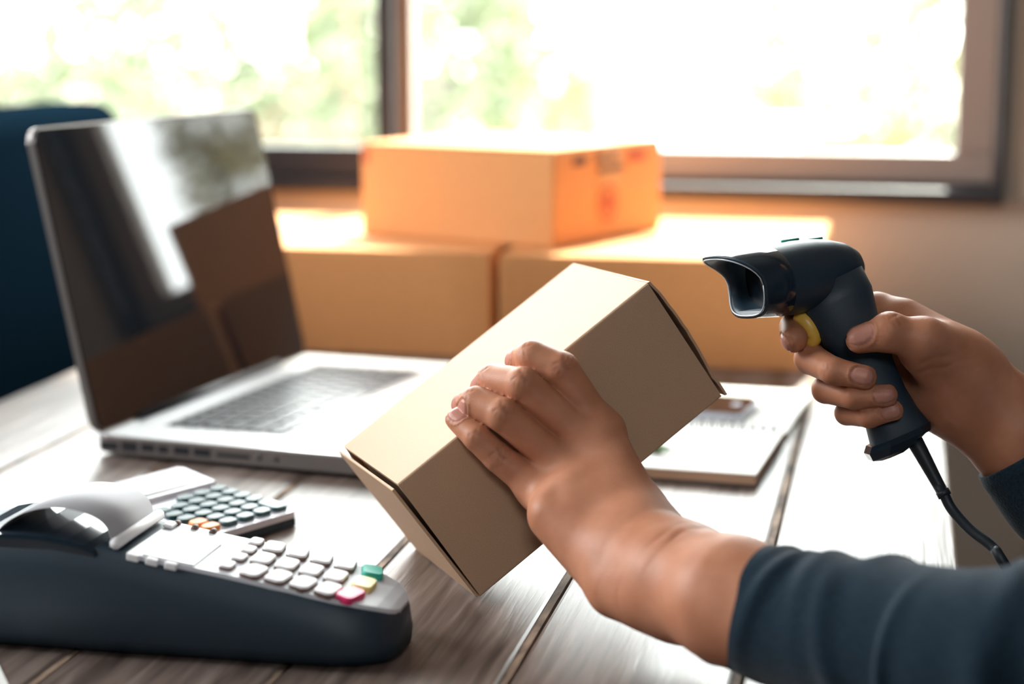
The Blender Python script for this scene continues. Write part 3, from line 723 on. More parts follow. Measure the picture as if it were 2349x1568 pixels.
def capsule(F, D, a, b, ra, rb, k=0.004, flat=None, fs=1.0, mar=0.012):
    "blend a tapered capsule into D; flat = direction in which it is thinned by fs"
    a = np.array(a, np.float32); b = np.array(b, np.float32); R = max(ra, rb)+mar
    w = F.win(np.minimum(a, b)-R, np.maximum(a, b)+R)
    X, Y, Z = F.grid(w); ab = b-a; L = float(ab@ab)+1e-12
    dx, dy, dz = X-a[0], Y-a[1], Z-a[2]
    t = np.clip((dx*ab[0]+dy*ab[1]+dz*ab[2])/L, 0, 1)
    qx, qy, qz = dx-t*ab[0], dy-t*ab[1], dz-t*ab[2]
    d2 = qx*qx+qy*qy+qz*qz
    if flat is not None:
        f = np.array(flat, np.float32); f /= np.linalg.norm(f)
        q = qx*f[0]+qy*f[1]+qz*f[2]; d2 = d2+q*q*(1/(fs*fs)-1)
    d = np.sqrt(d2)-(ra+(rb-ra)*t)
    D[w] = smin(D[w], d, k)
def finger(F, pts, rad, k=0.0012, flat=None, fs=1.0):
    D = F.new()
    for i in range(len(pts)-1): capsule(F, D, pts[i], pts[i+1], rad[i], rad[i+1], k, flat, fs)
    return D
def surface_nets(F, D):
    S = D < 0; n = D.shape
    c = [slice(0, -1), slice(1, None)]
    cnt = np.zeros([k-1 for k in n], np.int8)
    for i in (0, 1):
        for j in (0, 1):
            for k in (0, 1): cnt += S[c[i], c[j], c[k]]
    act = (cnt > 0) & (cnt < 8); idx = np.argwhere(act)
    vid = np.full(act.shape, -1, np.int32); vid[act] = np.arange(len(idx))
    acc = np.zeros((len(idx), 3)); num = np.zeros(len(idx))
    cor = [(i, j, k) for i in (0, 1) for j in (0, 1) for k in (0, 1)]
    val = {q: D[idx[:, 0]+q[0], idx[:, 1]+q[1], idx[:, 2]+q[2]] for q in cor}
    for q in cor:
        for a in range(3):
            if q[a] == 0:
                q2 = tuple(q[m]+(m == a) for m in range(3)); v0, v1 = val[q], val[q2]
                x = (v0 < 0) != (v1 < 0); t = np.where(x, v0/np.where(x, v0-v1, 1), 0)
                p = np.tile(np.array(q, float), (len(idx), 1)); p[:, a] += t
                acc[x] += p[x]; num[x] += 1
    V = (idx+acc/num[:, None])*F.h+F.lo
    quads = []
    for a in range(3):
        b, c2 = (a+1) % 3, (a+2) % 3
        s0 = [slice(None)]*3; s1 = [slice(None)]*3; s0[a] = slice(0, -1); s1[a] = slice(1, None)
        for s_ in (s0, s1):
            for m in (b, c2): s_[m] = slice(1, -1)
        A, B = S[tuple(s0)], S[tuple(s1)]; ch = np.argwhere(A != B); fl = A[A != B]
        ch[:, b] += 1; ch[:, c2] += 1
        def vv(ob, oc):
            p = ch.copy(); p[:, b] += ob; p[:, c2] += oc; return vid[p[:, 0], p[:, 1], p[:, 2]]
        q = np.stack([vv(-1, -1), vv(0, -1), vv(0, 0), vv(-1, 0)], 1); q[~fl] = q[~fl][:, ::-1]; quads.append(q)
    return V, np.concatenate(quads)
def relax(V, Q, it=2, f=0.5):
    n = len(V); e = np.concatenate([Q[:, [i, (i+1) % 4]] for i in range(4)])
    deg = np.bincount(e.ravel(), minlength=n)
    for _ in range(it):
        s_ = np.stack([np.bincount(e[:, 0], V[e[:, 1], a], n)+np.bincount(e[:, 1], V[e[:, 0], a], n) for a in range(3)], 1)
        V = V+(s_/np.maximum(deg, 1)[:, None]-V)*f
    return V
def vnormals(V, Q):
    fn = np.cross(V[Q[:, 2]]-V[Q[:, 0]], V[Q[:, 3]]-V[Q[:, 1]]); n = len(V)
    N = np.stack([sum(np.bincount(Q[:, i], fn[:, a], n) for i in range(4)) for a in range(3)], 1)
    return N/np.maximum(np.linalg.norm(N, axis=1), 1e-12)[:, None]
def np_mesh(name, V, Q, attrs=None):
    me = bpy.data.meshes.new(name)
    me.vertices.add(len(V)); me.vertices.foreach_set('co', np.asarray(V, np.float32).ravel())
    me.loops.add(Q.size); me.loops.foreach_set('vertex_index', Q.astype(np.int32).ravel())
    me.polygons.add(len(Q)); me.polygons.foreach_set('loop_start', np.arange(0, Q.size, 4, dtype=np.int32))
    me.update(calc_edges=True); me.polygons.foreach_set('use_smooth', np.ones(len(Q), bool))
    for k, a in (attrs or {}).items():
        at_ = me.attributes.new(k, 'FLOAT', 'POINT'); at_.data.foreach_set('value', np.asarray(a, np.float32))
    me.update(); return me
FWD = np.array([-math.sin(YAW)*math.cos(PITCH), math.cos(YAW)*math.cos(PITCH), -math.sin(PITCH)])   # directions of the pose, as unit vectors
RGT = np.array([math.cos(YAW), math.sin(YAW), 0]); DWN = np.cross(FWD, RGT)
def vec(r, d, f): return r*RGT+d*DWN+f*FWD
def nail_and_crease(V, Q, nails, creases, dimples=()):
    N = vnormals(V, Q); nail = np.zeros(len(V)); disp = np.zeros(len(V)); crs = np.zeros(len(V))
    for tip, base, n_, r, hl, hw, back in nails:
        tip, base = np.array(tip), np.array(base); t = tip-base; t /= np.linalg.norm(t)
        n_ = n_-t*(n_@t); n_ /= np.linalg.norm(n_); s_ = np.cross(t, n_)
        c = tip-t*back; q = V-c; u = q@t/hl; v = q@s_/hw; w_ = q@n_
        rr = np.maximum(np.abs(u), 0)**2.6+np.abs(v)**2.6; inside = (rr < 1.0) & (w_ > 0) & (np.abs(q@s_) < r) & (np.linalg.norm(q, axis=1) < 2.2*r)
        near = (rr < 1.9) & (w_ > 0) & (np.linalg.norm(q, axis=1) < 2.2*r)
        nail[inside] = 1.0
        disp[inside] += 0.00015; rim = near & ~inside & (u < 0.95); disp[rim] += 0.00035; disp[(np.abs(rr-1) < 0.25) & (w_ > 0) & near] -= 0.0005
        crs[(np.abs(rr-1.05) < 0.3) & (w_ > 0) & near] = 0.3
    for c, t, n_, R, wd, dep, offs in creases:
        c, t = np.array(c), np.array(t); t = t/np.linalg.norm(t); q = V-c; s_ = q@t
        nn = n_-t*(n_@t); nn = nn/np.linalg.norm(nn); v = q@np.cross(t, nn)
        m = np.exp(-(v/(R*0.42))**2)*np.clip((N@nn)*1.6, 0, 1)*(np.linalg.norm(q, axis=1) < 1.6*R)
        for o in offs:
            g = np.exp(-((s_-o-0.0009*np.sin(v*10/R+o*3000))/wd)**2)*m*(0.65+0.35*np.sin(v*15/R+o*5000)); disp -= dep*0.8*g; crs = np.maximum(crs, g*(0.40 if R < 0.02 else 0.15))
    for c, R, dep in dimples:
        q = np.linalg.norm(V-np.array(c), axis=1); disp -= dep*np.exp(-(q/R)**2)
    return V+N*disp[:, None], nail, crs

# skin: warm brown with slight mottling, paler nails
sk = mat('skin', (0.50, 0.245, 0.155), 0.48, 0.3, sss=0.12)
nt = sk.node_tree; b = nt.nodes['Principled BSDF']; b.inputs['Roughness'].default_value = 0.46
tc = nt.nodes.new('ShaderNodeTexCoord'); n1 = nt.nodes.new('ShaderNodeTexNoise'); n1.inputs['Scale'].default_value = 55; n1.inputs['Detail'].default_value = 5
nt.links.new(tc.outputs['Object'], n1.inputs['Vector'])
def mixc(fac, a, bb_):
    m_ = nt.nodes.new('ShaderNodeMix'); m_.data_type = 'RGBA'
    if isinstance(fac, float): m_.inputs[0].default_value = fac
    else: nt.links.new(fac, m_.inputs[0])
    for s_, x in ((6, a), (7, bb_)):
        if isinstance(x, tuple): m_.inputs[s_].default_value = (*x, 1)
        else: nt.links.new(x, m_.inputs[s_])
    return m_.outputs[2]
an = nt.nodes.new('ShaderNodeAttribute'); an.attribute_name = 'nail'
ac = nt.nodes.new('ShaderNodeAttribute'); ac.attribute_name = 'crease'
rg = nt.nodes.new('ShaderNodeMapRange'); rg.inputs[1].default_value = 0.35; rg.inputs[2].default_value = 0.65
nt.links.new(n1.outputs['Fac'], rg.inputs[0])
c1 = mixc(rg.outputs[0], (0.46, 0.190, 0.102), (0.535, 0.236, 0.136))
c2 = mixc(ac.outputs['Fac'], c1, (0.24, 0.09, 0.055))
c3 = mixc(an.outputs['Fac'], c2, (0.52, 0.235, 0.175))
nt.links.new(c3, b.inputs['Base Color'])
ro = nt.nodes.new('ShaderNodeMapRange'); ro.inputs[3].default_value = 0.50; ro.inputs[4].default_value = 0.38
nt.links.new(an.outputs['Fac'], ro.inputs[0]); nt.links.new(ro.outputs[0], b.inputs['Roughness'])
n2 = nt.nodes.new('ShaderNodeTexVoronoi'); n2.inputs['Scale'].default_value = 900
nt.links.new(tc.outputs['Object'], n2.inputs['Vector'])
bp = nt.nodes.new('ShaderNodeBump'); bp.inputs['Strength'].default_value = 0.10; bp.inputs['Distance'].default_value = 0.0006
nt.links.new(n2.outputs['Distance'], bp.inputs['Height']); nt.links.new(bp.outputs[0], b.inputs['Normal'])
M['skin'] = sk

# ------------------------------------------------------------------ left hand, holding the kraft box
def hand_left(h):
    pk = [(-0.1909, 0.9822, 0.8214), (-0.2140, 0.9801, 0.8389), (-0.2258, 0.9790, 0.8499), (-0.2394, 0.9889, 0.8574)]
    rg_ = [(-0.1761, 0.9884, 0.8328), (-0.2117, 0.9812, 0.8631), (-0.2283, 0.9895, 0.8679), (-0.2380, 1.0011, 0.8631)]
    md = [(-0.1644, 0.9950, 0.8454), (-0.2018, 0.9904, 0.8789), (-0.2219, 1.0052, 0.8777), (-0.2286, 1.0097, 0.8722)]
    ix = [(-0.1595, 1.0030, 0.8509), (-0.1827, 1.0044, 0.8853), (-0.1997, 1.0069, 0.8917), (-0.2100, 1.0190, 0.8866)]
    fr = [(pk, [0.0100, 0.0084, 0.0078, 0.0067]), (rg_, [0.0104, 0.0096, 0.0092, 0.0078]), (md, [0.0108, 0.0100, 0.0096, 0.0081]), (ix, [0.0114, 0.0108, 0.0099, 0.0082])]
    w_in, w_out = (-0.1185, 0.9505, 0.8023), (-0.1301, 0.9269, 0.7887)
    wc = (-0.1236, 0.9367, 0.7953)
    fore = [wc, (-0.1028, 0.9149, 0.7936), (-0.0732, 0.8860, 0.7944), (-0.0462, 0.8705, 0.7924)]
    th = [(-0.1313, 0.9565, 0.8104), (-0.1409, 1.0067, 0.8128), (-0.1530, 1.0699, 0.8073), (-0.1681, 1.0841, 0.8074)]
    pts = np.array([p for f_, _ in fr for p in f_]+fore+th); lo, hi = pts.min(0)-0.035, pts.max(0)+0.035
    F = Field(lo, hi, h)
    D = F.new(); PN = vec(0.25, -0.25, -0.93)        # outward from the back of the hand
    # palm
    for (f_, r_), wr in zip(fr, ((-0.1323, 0.9288, 0.7899), (-0.1269, 0.9336, 0.7931), (-0.1223, 0.9404, 0.7967), (-0.1208, 0.9464, 0.7999))):
        m = np.array(f_[0]); e = m+(np.array(f_[1])-m)*0.12
        capsule(F, D, wr, m, 0.0165, r_[0]+0.0008, 0.010); capsule(F, D, m, e, r_[0]+0.0008, r_[0]-0.0008, 0.006)
    capsule(F, D, (-0.1771, 0.9568, 0.8138), (-0.1422, 0.9402, 0.7902), 0.0150, 0.0185, 0.012)      # heel on the little-finger side
    capsule(F, D, (-0.1652, 0.9689, 0.8212), (-0.1371, 0.9604, 0.8102), 0.017, 0.018, 0.012)
    capsule(F, D, (-0.1292, 0.9559, 0.8045), (-0.1394, 0.9967, 0.8129), 0.0175, 0.0145, 0.012)      # ball of the thumb
    # knuckles
    for f_, r_ in fr:
        capsule(F, D, np.array(f_[0])+PN*0.0016, np.array(f_[0])+PN*0.0018, 0.0085, 0.0085, 0.012)
    # forearm
    capsule(F, D, fore[0], fore[1], 0.0285, 0.0285, 0.016, PN, 0.82, 0.02)
    for i in (1, 2): capsule(F, D, fore[i], fore[i+1], 0.0285+0.0005*i, 0.029+0.0005*i, 0.016, PN, 0.86, 0.02)
    capsule(F, D, (-0.1389, 0.9189, 0.7834), (-0.1251, 0.9115, 0.7838), 0.0085, 0.009, 0.016)      # bone of the wrist, low side
    T = D
    for f_, r_ in fr:
        d = finger(F, f_, r_)
        if f_ is not pk: capsule(F, d, np.array(f_[1])+PN*0.0010, np.array(f_[1])+PN*0.0011, r_[1]*0.93, r_[1]*0.93, 0.002)
        T = np.minimum(T, smin(D, d, 0.0045))
    d = finger(F, th, [0.016, 0.0135, 0.0115, 0.0095]); T = np.minimum(T, smin(D, d, 0.008))
    V, Q = surface_nets(F, T); V = relax(V, Q, 3)
    nails = [(pk[3], pk[2], vec(0.05, -0.55, -0.8), 0.0075, 0.0062, 0.0052, 0.001),
             (rg_[3], rg_[2], vec(-0.75, -0.45, -0.3), 0.0085, 0.0060, 0.0058, 0.001), (md[3], md[2], vec(-0.8, -0.35, -0.25), 0.0085, 0.0062, 0.0060, 0.001),
             (ix[3], ix[2], vec(-0.8, -0.4, -0.2), 0.0085, 0.0060, 0.0060, 0.001)]
    cr = []
    for (f_, r_), k in zip(fr, (1, 1.2, 1.2, 1.1)):
        a, b_, c_, t_ = [np.array(q) for q in f_]
        cr.append((b_, c_-a, PN, r_[1]*1.45, 0.0010, 0.00060*k, (-0.0034, -0.0010, 0.0014, 0.0036)))
        cr.append((c_, t_-b_, vec(-0.3, -0.5, -0.8), r_[2]*1.4, 0.0009, 0.00050, (-0.0014, 0.0012)))
    cr.append((np.array((-0.1054, 0.9053, 0.8127)), np.array(fore[1])-np.array(wc), vec(0.3, -0.6, -0.7), 0.042, 0.0020, 0.0009, (-0.004, 0.004)))
    dm = [((-0.1764, 0.9475, 0.8305), 0.0075, 0.0022), ((-0.1631, 0.9557, 0.8437), 0.0080, 0.0016), ((-0.1506, 0.9597, 0.8512), 0.0075, 0.0010)]
    V, nail, crs = nail_and_crease(V, Q, nails, cr, dm)
    return V, Q, nail, crs

# ------------------------------------------------------------------ right hand, gripping the scanner
def hand_right(h):
    ix = [(-0.0088, 1.1186, 0.9065), (-0.0435, 1.1182, 0.8985), (-0.0566, 1.0889, 0.9006), (-0.0554, 1.0688, 0.8970)]
    md = [(-0.0201, 1.1124, 0.8847), (-0.0447, 1.0968, 0.8844), (-0.0464, 1.0777, 0.8840), (-0.0318, 1.0559, 0.8813), (-0.0139, 1.0540, 0.8785)]
    rg_ = [(-0.0131, 1.1112, 0.8701), (-0.0329, 1.0980, 0.8659), (-0.0367, 1.0785, 0.8656), (-0.0195, 1.0583, 0.8657), (-0.0012, 1.0573, 0.8679)]
    pk = [(-0.0044, 1.1087, 0.8575), (-0.0201, 1.0966, 0.8542), (-0.0239, 1.0807, 0.8515), (-0.0107, 1.0612, 0.8541), (0.0030, 1.0607, 0.8584)]
    th = [(0.0386, 1.0847, 0.8813), (0.0182, 1.0610, 0.9006), (-0.0010, 1.0566, 0.9045), (-0.0176, 1.0560, 0.9000)]
    fr = [(ix, [0.0104, 0.0096, 0.0087, 0.0079]), (md, [0.0118, 0.0098, 0.0092, 0.0080, 0.0070]), (rg_, [0.0112, 0.0092, 0.0082, 0.0072, 0.0064]), (pk, [0.0102, 0.0080, 0.0072, 0.0066, 0.0058])]
    wr = (0.0484, 1.0900, 0.8650); fore = [wr, (0.0788, 1.0917, 0.8385), (0.1233, 1.0965, 0.8013)]
    pts = np.array([p for f_, _ in fr for p in f_]+th+fore); lo, hi = pts.min(0)-0.035, pts.max(0)+0.035
    F = Field(lo, hi, h); D = F.new(); PN = vec(0.1, -0.2, 0.97)     # out of the back of the hand
    for (f_, r_), w0 in zip(fr, ((0.0412, 1.0991, 0.8835), (0.0444, 1.1050, 0.8725), (0.0440, 1.1031, 0.8622), (0.0411, 1.0969, 0.8541))):
        capsule(F, D, w0, f_[0], 0.0165, r_[0]+0.0005, 0.010)
        m = np.array(f_[0]); capsule(F, D, m, m+(np.array(f_[1])-m)*0.2, r_[0]+0.0005, r_[0]-0.001, 0.006)
    capsule(F, D, (0.0371, 1.0819, 0.8792), (0.0191, 1.0723, 0.8931), 0.0185, 0.0145, 0.014)       # ball of the thumb
    capsule(F, D, (0.0407, 1.0871, 0.8574), (0.0244, 1.0909, 0.8573), 0.0175, 0.0115, 0.012)       # heel of the palm
    capsule(F, D, (0.0076, 1.1074, 0.9056), (0.0269, 1.0925, 0.8925), 0.0085, 0.013, 0.016)
    capsule(F, D, wr, fore[1], 0.0268, 0.0285, 0.016, PN, 0.86, 0.02); capsule(F, D, fore[1], fore[2], 0.0285, 0.033, 0.016, PN, 0.9, 0.02)
    T = D
    for f_, r_ in fr:
        d = finger(F, f_, r_, 0.0018)
        T = np.minimum(T, smin(D, d, 0.004))
    d = finger(F, th, [0.0175, 0.0122, 0.0104, 0.0080], 0.004); capsule(F, d, th[2], np.array(th[2])+vec(0.0, -0.002, -0.0003), 0.0095, 0.0095, 0.004)
    T = np.minimum(T, smin(D, d, 0.012))
    V, Q = surface_nets(F, T); V = relax(V, Q, 3)
    nails = [(th[3], th[2], vec(0.05, -0.50, -0.86), 0.0095, 0.0082, 0.0064, 0.0012), (md[4], md[3], vec(0.1, -0.05, -1), 0.0085, 0.0066, 0.0052, 0.001),
             (rg_[4], rg_[3], vec(0.1, -0.05, -1), 0.008, 0.0060, 0.0048, 0.0008), (pk[4], pk[3], vec(0.1, 0.0, -1), 0.007, 0.0054, 0.0043, 0.0008),
             (ix[3], ix[2], vec(-0.75, 0.5, -0.45), 0.009, 0.0070, 0.0056, 0.0)]
    a = [np.array(q) for q in th]
    cr = [(a[2], a[3]-a[1], vec(0, -0.7, -0.7), 0.0145, 0.0009, 0.0006, (-0.004, -0.0012, 0.0016, 0.004)),
          (np.array(md[3]), np.array(md[4])-np.array(md[2]), vec(0, 0, -1), 0.0115, 0.0008, 0.0004, (-0.002, 0.0005)),
          (np.array((0.0265, 1.0625, 0.8875)), vec(0.3, 0.9, 0), vec(0, 0, -1), 0.032, 0.0016, 0.0008, (-0.003, 0.003))]
    V, nail, crs = nail_and_crease(V, Q, nails, cr)
    return V, Q, nail, crs

per = thing('person', 'person in a dark teal sweater holding the kraft box and a barcode scanner', 'person', (0.50, 1.10, 0))
parts_ = [hand_left(0.0009), hand_right(0.0009)]
off = 0; VV, QQ, NA, CA = [], [], [], []
for V, Q, na, ca in parts_:
    VV.append(V); QQ.append(Q+off); NA.append(na); CA.append(ca); off += len(V)
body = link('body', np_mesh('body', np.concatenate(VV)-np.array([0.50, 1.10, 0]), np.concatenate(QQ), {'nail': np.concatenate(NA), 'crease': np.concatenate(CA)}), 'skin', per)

# sleeves: knitted tubes with soft folds and a turned hem
def sleeve(pts, rad, fold_seed, n=64, step=0.0022):
    path = smooth_path(pts, 24); L = [0]
    for i in range(len(path)-1): L.append(L[-1]+(path[i+1]-path[i]).length)
    cum = [0]
    for i in range(len(pts)-1): cum.append(L[(i+1)*24])
    rng = np.random.default_rng(fold_seed); rings = []
    folds = [(rng.uniform(0.012, L[-1]), rng.uniform(0, 6.28), rng.uniform(0.0012, 0.0042), rng.uniform(0.004, 0.009), rng.uniform(-1.2, 1.2)) for _ in range(int(L[-1]/0.011))]
    m = int(L[-1]/step); prev = Vector((0, 0, 1))
    def at(s_):
        i = int(np.searchsorted(L, s_)); i = min(max(i, 1), len(L)-1); f_ = (s_-L[i-1])/max(L[i]-L[i-1], 1e-9)
        return path[i-1].lerp(path[i], f_)
    for j in range(-6, m+1):
        s_ = max(j, 0)*step; p = at(s_); t = (at(min(s_+0.01, L[-1]))-at(max(s_-0.01, 0))).normalized()
        x = t.cross(prev).normalized(); y = x.cross(t).normalized()
        R = float(np.interp(s_, cum, rad))
        if j < 0: p = p-t*0.0 + t*(-j)*0.002; R -= 0.0022
        hem = 0.0016*math.exp(-((s_-0.006)/0.006)**2) if j >= 0 else 0
        rg_ = []
        for i in range(n):
            a = 2*math.pi*i/n; r = R+hem
            if j >= 0:
                for s0, a0, am, wd, sk_ in folds:
                    da = (a-a0+math.pi) % (2*math.pi)-math.pi
                    r += am*math.exp(-((s_-s0-sk_*0.012*da)/wd)**2)*math.exp(-(da/1.1)**2)*min(1, s_/0.01)
            rg_.append(p+x*(r*math.cos(a))+y*(r*math.sin(a)))
        rings.append(rg_)
    me = loft_mesh('sleeve', rings, cap=False)
    o = link('sleeve', me, 'sweater', per, None, True); o.location = (-0.50, -1.10, 0); return o
sleeve([(-0.0799, 0.8927, 0.7936), (-0.0355, 0.8702, 0.7895), (0.0163, 0.8391, 0.7927), (0.0635, 0.8135, 0.7972), (0.20, 0.80, 0.812)], [0.0318, 0.0345, 0.0385, 0.0425, 0.047], 4)
sleeve([(0.0822, 1.0918, 0.8352), (0.1233, 1.0965, 0.8013), (0.26, 1.165, 0.80)], [0.0345, 0.039, 0.045], 9)
# torso, upper arms, head and legs of the seated person, out of the frame to the right
F = Field((0.10, 0.70, 0.42), (0.86, 1.56, 1.30), 0.007); D = F.new()
for a, b_, ra, rb in (((0.52, 1.12, 0.55), (0.52, 1.12, 0.80), 0.155, 0.15), ((0.52, 1.12, 0.80), (0.54, 1.12, 1.04), 0.15, 0.145),
                      ((0.54, 0.96, 1.12), (0.54, 1.28, 1.12), 0.07, 0.07), ((0.20, 0.80, 0.812), (0.52, 0.94, 1.12), 0.050, 0.065),
                      ((0.26, 1.165, 0.80), (0.52, 1.30, 1.12), 0.048, 0.065), ((0.55, 1.12, 1.12), (0.545, 1.12, 1.20), 0.075, 0.06)):
    capsule(F, D, a, b_, ra, rb, 0.03, None, 1, 0.04)
V, Q = surface_nets(F, D); V = relax(V, Q, 3)
link('sweater', np_mesh('sweater', V-np.array([0.50, 1.10, 0]), Q), 'sweater', per)
F = Field((0.38, 0.98, 1.15), (0.68, 1.26, 1.52), 0.004); D = F.new()
capsule(F, D, (0.545, 1.12, 1.17), (0.525, 1.12, 1.30), 0.052, 0.05, 0.02); capsule(F, D, (0.53, 1.12, 1.385), (0.515, 1.12, 1.395), 0.080, 0.080, 0.02, (0, 1, 0), 0.86, 0.03)
capsule(F, D, (0.50, 1.12, 1.32), (0.475, 1.12, 1.30), 0.052, 0.042, 0.03); capsule(F, D, (0.437, 1.12, 1.365), (0.425, 1.12, 1.345), 0.008, 0.013, 0.012)
for s_ in (-1, 1):
    capsule(F, D, (0.53, 1.12+s_*0.073, 1.375), (0.535, 1.12+s_*0.076, 1.345), 0.014, 0.009, 0.006, (0, 1, 0), 0.5)
    capsule(F, D, (0.446, 1.12+s_*0.03, 1.392), (0.448, 1.12+s_*0.05, 1.392), 0.010, 0.008, 0.008)
capsule(F, D, (0.436, 1.10, 1.312), (0.436, 1.14, 1.312), 0.006, 0.006, 0.006)
V, Q = surface_nets(F, D); V = relax(V, Q, 2)
bmj = bmesh.new(); bmj.from_mesh(body.data); nb0 = len(bmj.verts)
tmp = np_mesh('head', V-np.array([0.50, 1.10, 0]), Q); bmj.from_mesh(tmp); bpy.data.meshes.remove(tmp); bmj.verts.index_update(); bmj.faces.ensure_lookup_table(); bmj.verts.ensure_lookup_table()
# upper arms under the sweater join both forearms to the neck, so that the body is one surface
def end_face(p, rng_):
    p = Vector(p)-Vector((0.50, 1.10, 0)); return min((f for f in bmj.faces if rng_(f.verts[0].index)), key=lambda f: (f.calc_center_median()-p).length)
for tip, path, neck in (((-0.0462, 0.8705, 0.7924), [((0.04, 0.82, 0.80), 0.030), ((0.20, 0.80, 0.812), 0.036), ((0.50, 0.94, 1.11), 0.042)], (0.545, 1.09, 1.125)),
                        ((0.1233, 1.0965, 0.8013), [((0.25, 1.165, 0.80), 0.036), ((0.50, 1.30, 1.11), 0.042)], (0.545, 1.15, 1.125))):
    bmj.faces.ensure_lookup_table()
    d = (Vector(path[0][0])-Vector(tip)).normalized()
    f0 = end_face(Vector(tip)+d*0.03, lambda i: i < nb0); f1 = end_face(neck, lambda i: i >= nb0)
    loop = list(f0.verts); c = f0.calc_center_median(); ref = [(v.co-c).normalized() for v in loop]; fn = f0.normal.copy()
    tgt = list(f1.verts); bmj.faces.remove(f0); bmj.faces.remove(f1)
    for p, r in path:
        p = Vector(p)-Vector((0.50, 1.10, 0)); nl = [bmj.verts.new(p+q*r) for q in ref]
        for i in range(4): bmj.faces.new((loop[i], loop[(i+1) % 4], nl[(i+1) % 4], nl[i]))
        loop = nl
    best = min(((k, s_) for k in range(4) for s_ in (1, -1)), key=lambda ks: sum((loop[i].co-tgt[(ks[0]+ks[1]*i) % 4].co).length for i in range(4)))
    m_ = [tgt[(best[0]+best[1]*i) % 4] for i in range(4)]
    for i in range(4): bmj.faces.new((loop[i], loop[(i+1) % 4], m_[(i+1) % 4], m_[i]))
    bmj.verts.index_update()
bmesh.ops.recalc_face_normals(bmj, faces=bmj.faces)
bmj.to_mesh(body.data); bmj.free()
body.data.polygons.foreach_set('use_smooth', [True]*len(body.data.polygons))
M['hair'] = mat('black_hair', (0.015, 0.012, 0.011), 0.45, noise=0.3, nscale=80, stretch=(1, 1, 0.1))
F = Field((0.38, 0.98, 1.25), (0.70, 1.26, 1.54), 0.005); D = F.new()
capsule(F, D, (0.548, 1.12, 1.41), (0.535, 1.12, 1.415), 0.088, 0.086, 0.02, (0, 1, 0), 0.9, 0.03); capsule(F, D, (0.585, 1.12, 1.40), (0.59, 1.12, 1.33), 0.07, 0.05, 0.03, (0, 1, 0), 1.1, 0.03)
V, Q = surface_nets(F, D); V = relax(V, Q, 2); link('hair', np_mesh('hair', V-np.array([0.50, 1.10, 0]), Q), 'hair', per)
M['trousers'] = mat('dark_trousers', (0.02, 0.022, 0.03), 0.9, 0.1)
F = Field((0.05, 0.85, 0.0), (0.75, 1.40, 0.64), 0.008); D = F.new()
for s_ in (-1, 1):
    y = 1.12+s_*0.10
    capsule(F, D, (0.50, y, 0.535), (0.20, y+s_*0.02, 0.53), 0.085, 0.062, 0.03); capsule(F, D, (0.20, y+s_*0.02, 0.53), (0.24, y+s_*0.02, 0.10), 0.062, 0.045, 0.02)
capsule(F, D, (0.52, 1.05, 0.555), (0.52, 1.19, 0.555), 0.11, 0.11, 0.03)
V, Q = surface_nets(F, D); V = relax(V, Q, 2); link('trousers', np_mesh('trousers', V-np.array([0.50, 1.10, 0]), Q), 'trousers', per)
for s_ in (-1, 1):
    y = 1.12+s_*0.12; bm = bmesh.new(); add_box(bm, (0.08, y-0.045, 0.0), (0.33, y+0.045, 0.075), 0.03, 4); o = bm_obj('shoe', bm, 'port', per, True); o.location = (-0.50, -1.10, 0)
st = thing('stool', 'plain dark stool under the person at the table', 'stool', (0.54, 1.12, 0))
prism('seat', [(0.18*math.cos(i*math.pi/16), 0.18*math.sin(i*math.pi/16)) for i in range(32)], 0.415, 0.444, 'leg_wood', st, 0.006)
for k in range(4):
    a = k*math.pi/2+0.785; tube('leg', [(0.12*math.cos(a), 0.12*math.sin(a), 0.42), (0.18*math.cos(a), 0.18*math.sin(a), 0)], 0.016, 'leg_wood', st, 10)

# ------------------------------------------------------------------ barcode scanner
SCN = np.array((-0.0141, 1.0812, 0.8773)); scn = thing('barcode_scanner', 'black handheld barcode scanner with yellow trigger gripped in the hand', 'scanner', tuple(SCN))
def sl(o): o.location = tuple(-SCN); return o
cy_, sy_ = math.cos(math.radians(24)), math.sin(math.radians(24))
HA = vec(-cy_, 0.15, -sy_); HA /= np.linalg.norm(HA)                      # rear to nose
HW = vec(sy_, 0.0, -cy_); HW = HW-HA*(HW@HA); HW /= np.linalg.norm(HW)    # towards the near side
HU = np.cross(HA, HW); HU = HU if HU@DWN < 0 else -HU                     # up
H0 = np.array((-0.0829, 1.0669, 0.9279))                                          # centre of the mouth
NS = 40
def hring(t, hw, hh, dz=0.0, e=2.6, front=None, sc=1.0):
    out = []
    for i in range(NS):
        a = 2*math.pi*i/NS; ca, sa = math.cos(a), math.sin(a)
        x = math.copysign(abs(ca)**(2/e), ca)*hw*sc; z = math.copysign(abs(sa)**(2/e), sa)*hh*sc
        tt = t
        if front is not None: tt = t-front(a)
        out.append(Vector(H0-HA*tt+HW*x+HU*(z+dz)))
    return out
def visor(a):      # how far the rim reaches forward around the mouth
    s_ = math.sin(a)
    return 0.0230*max(0, s_)**1.5+0.0030*max(0, -s_)**2+0.0065*max(0, math.cos(a))**2-0.0035*max(0, -math.cos(a))**3
fr0 = lambda k: (lambda a: visor(a)*k)
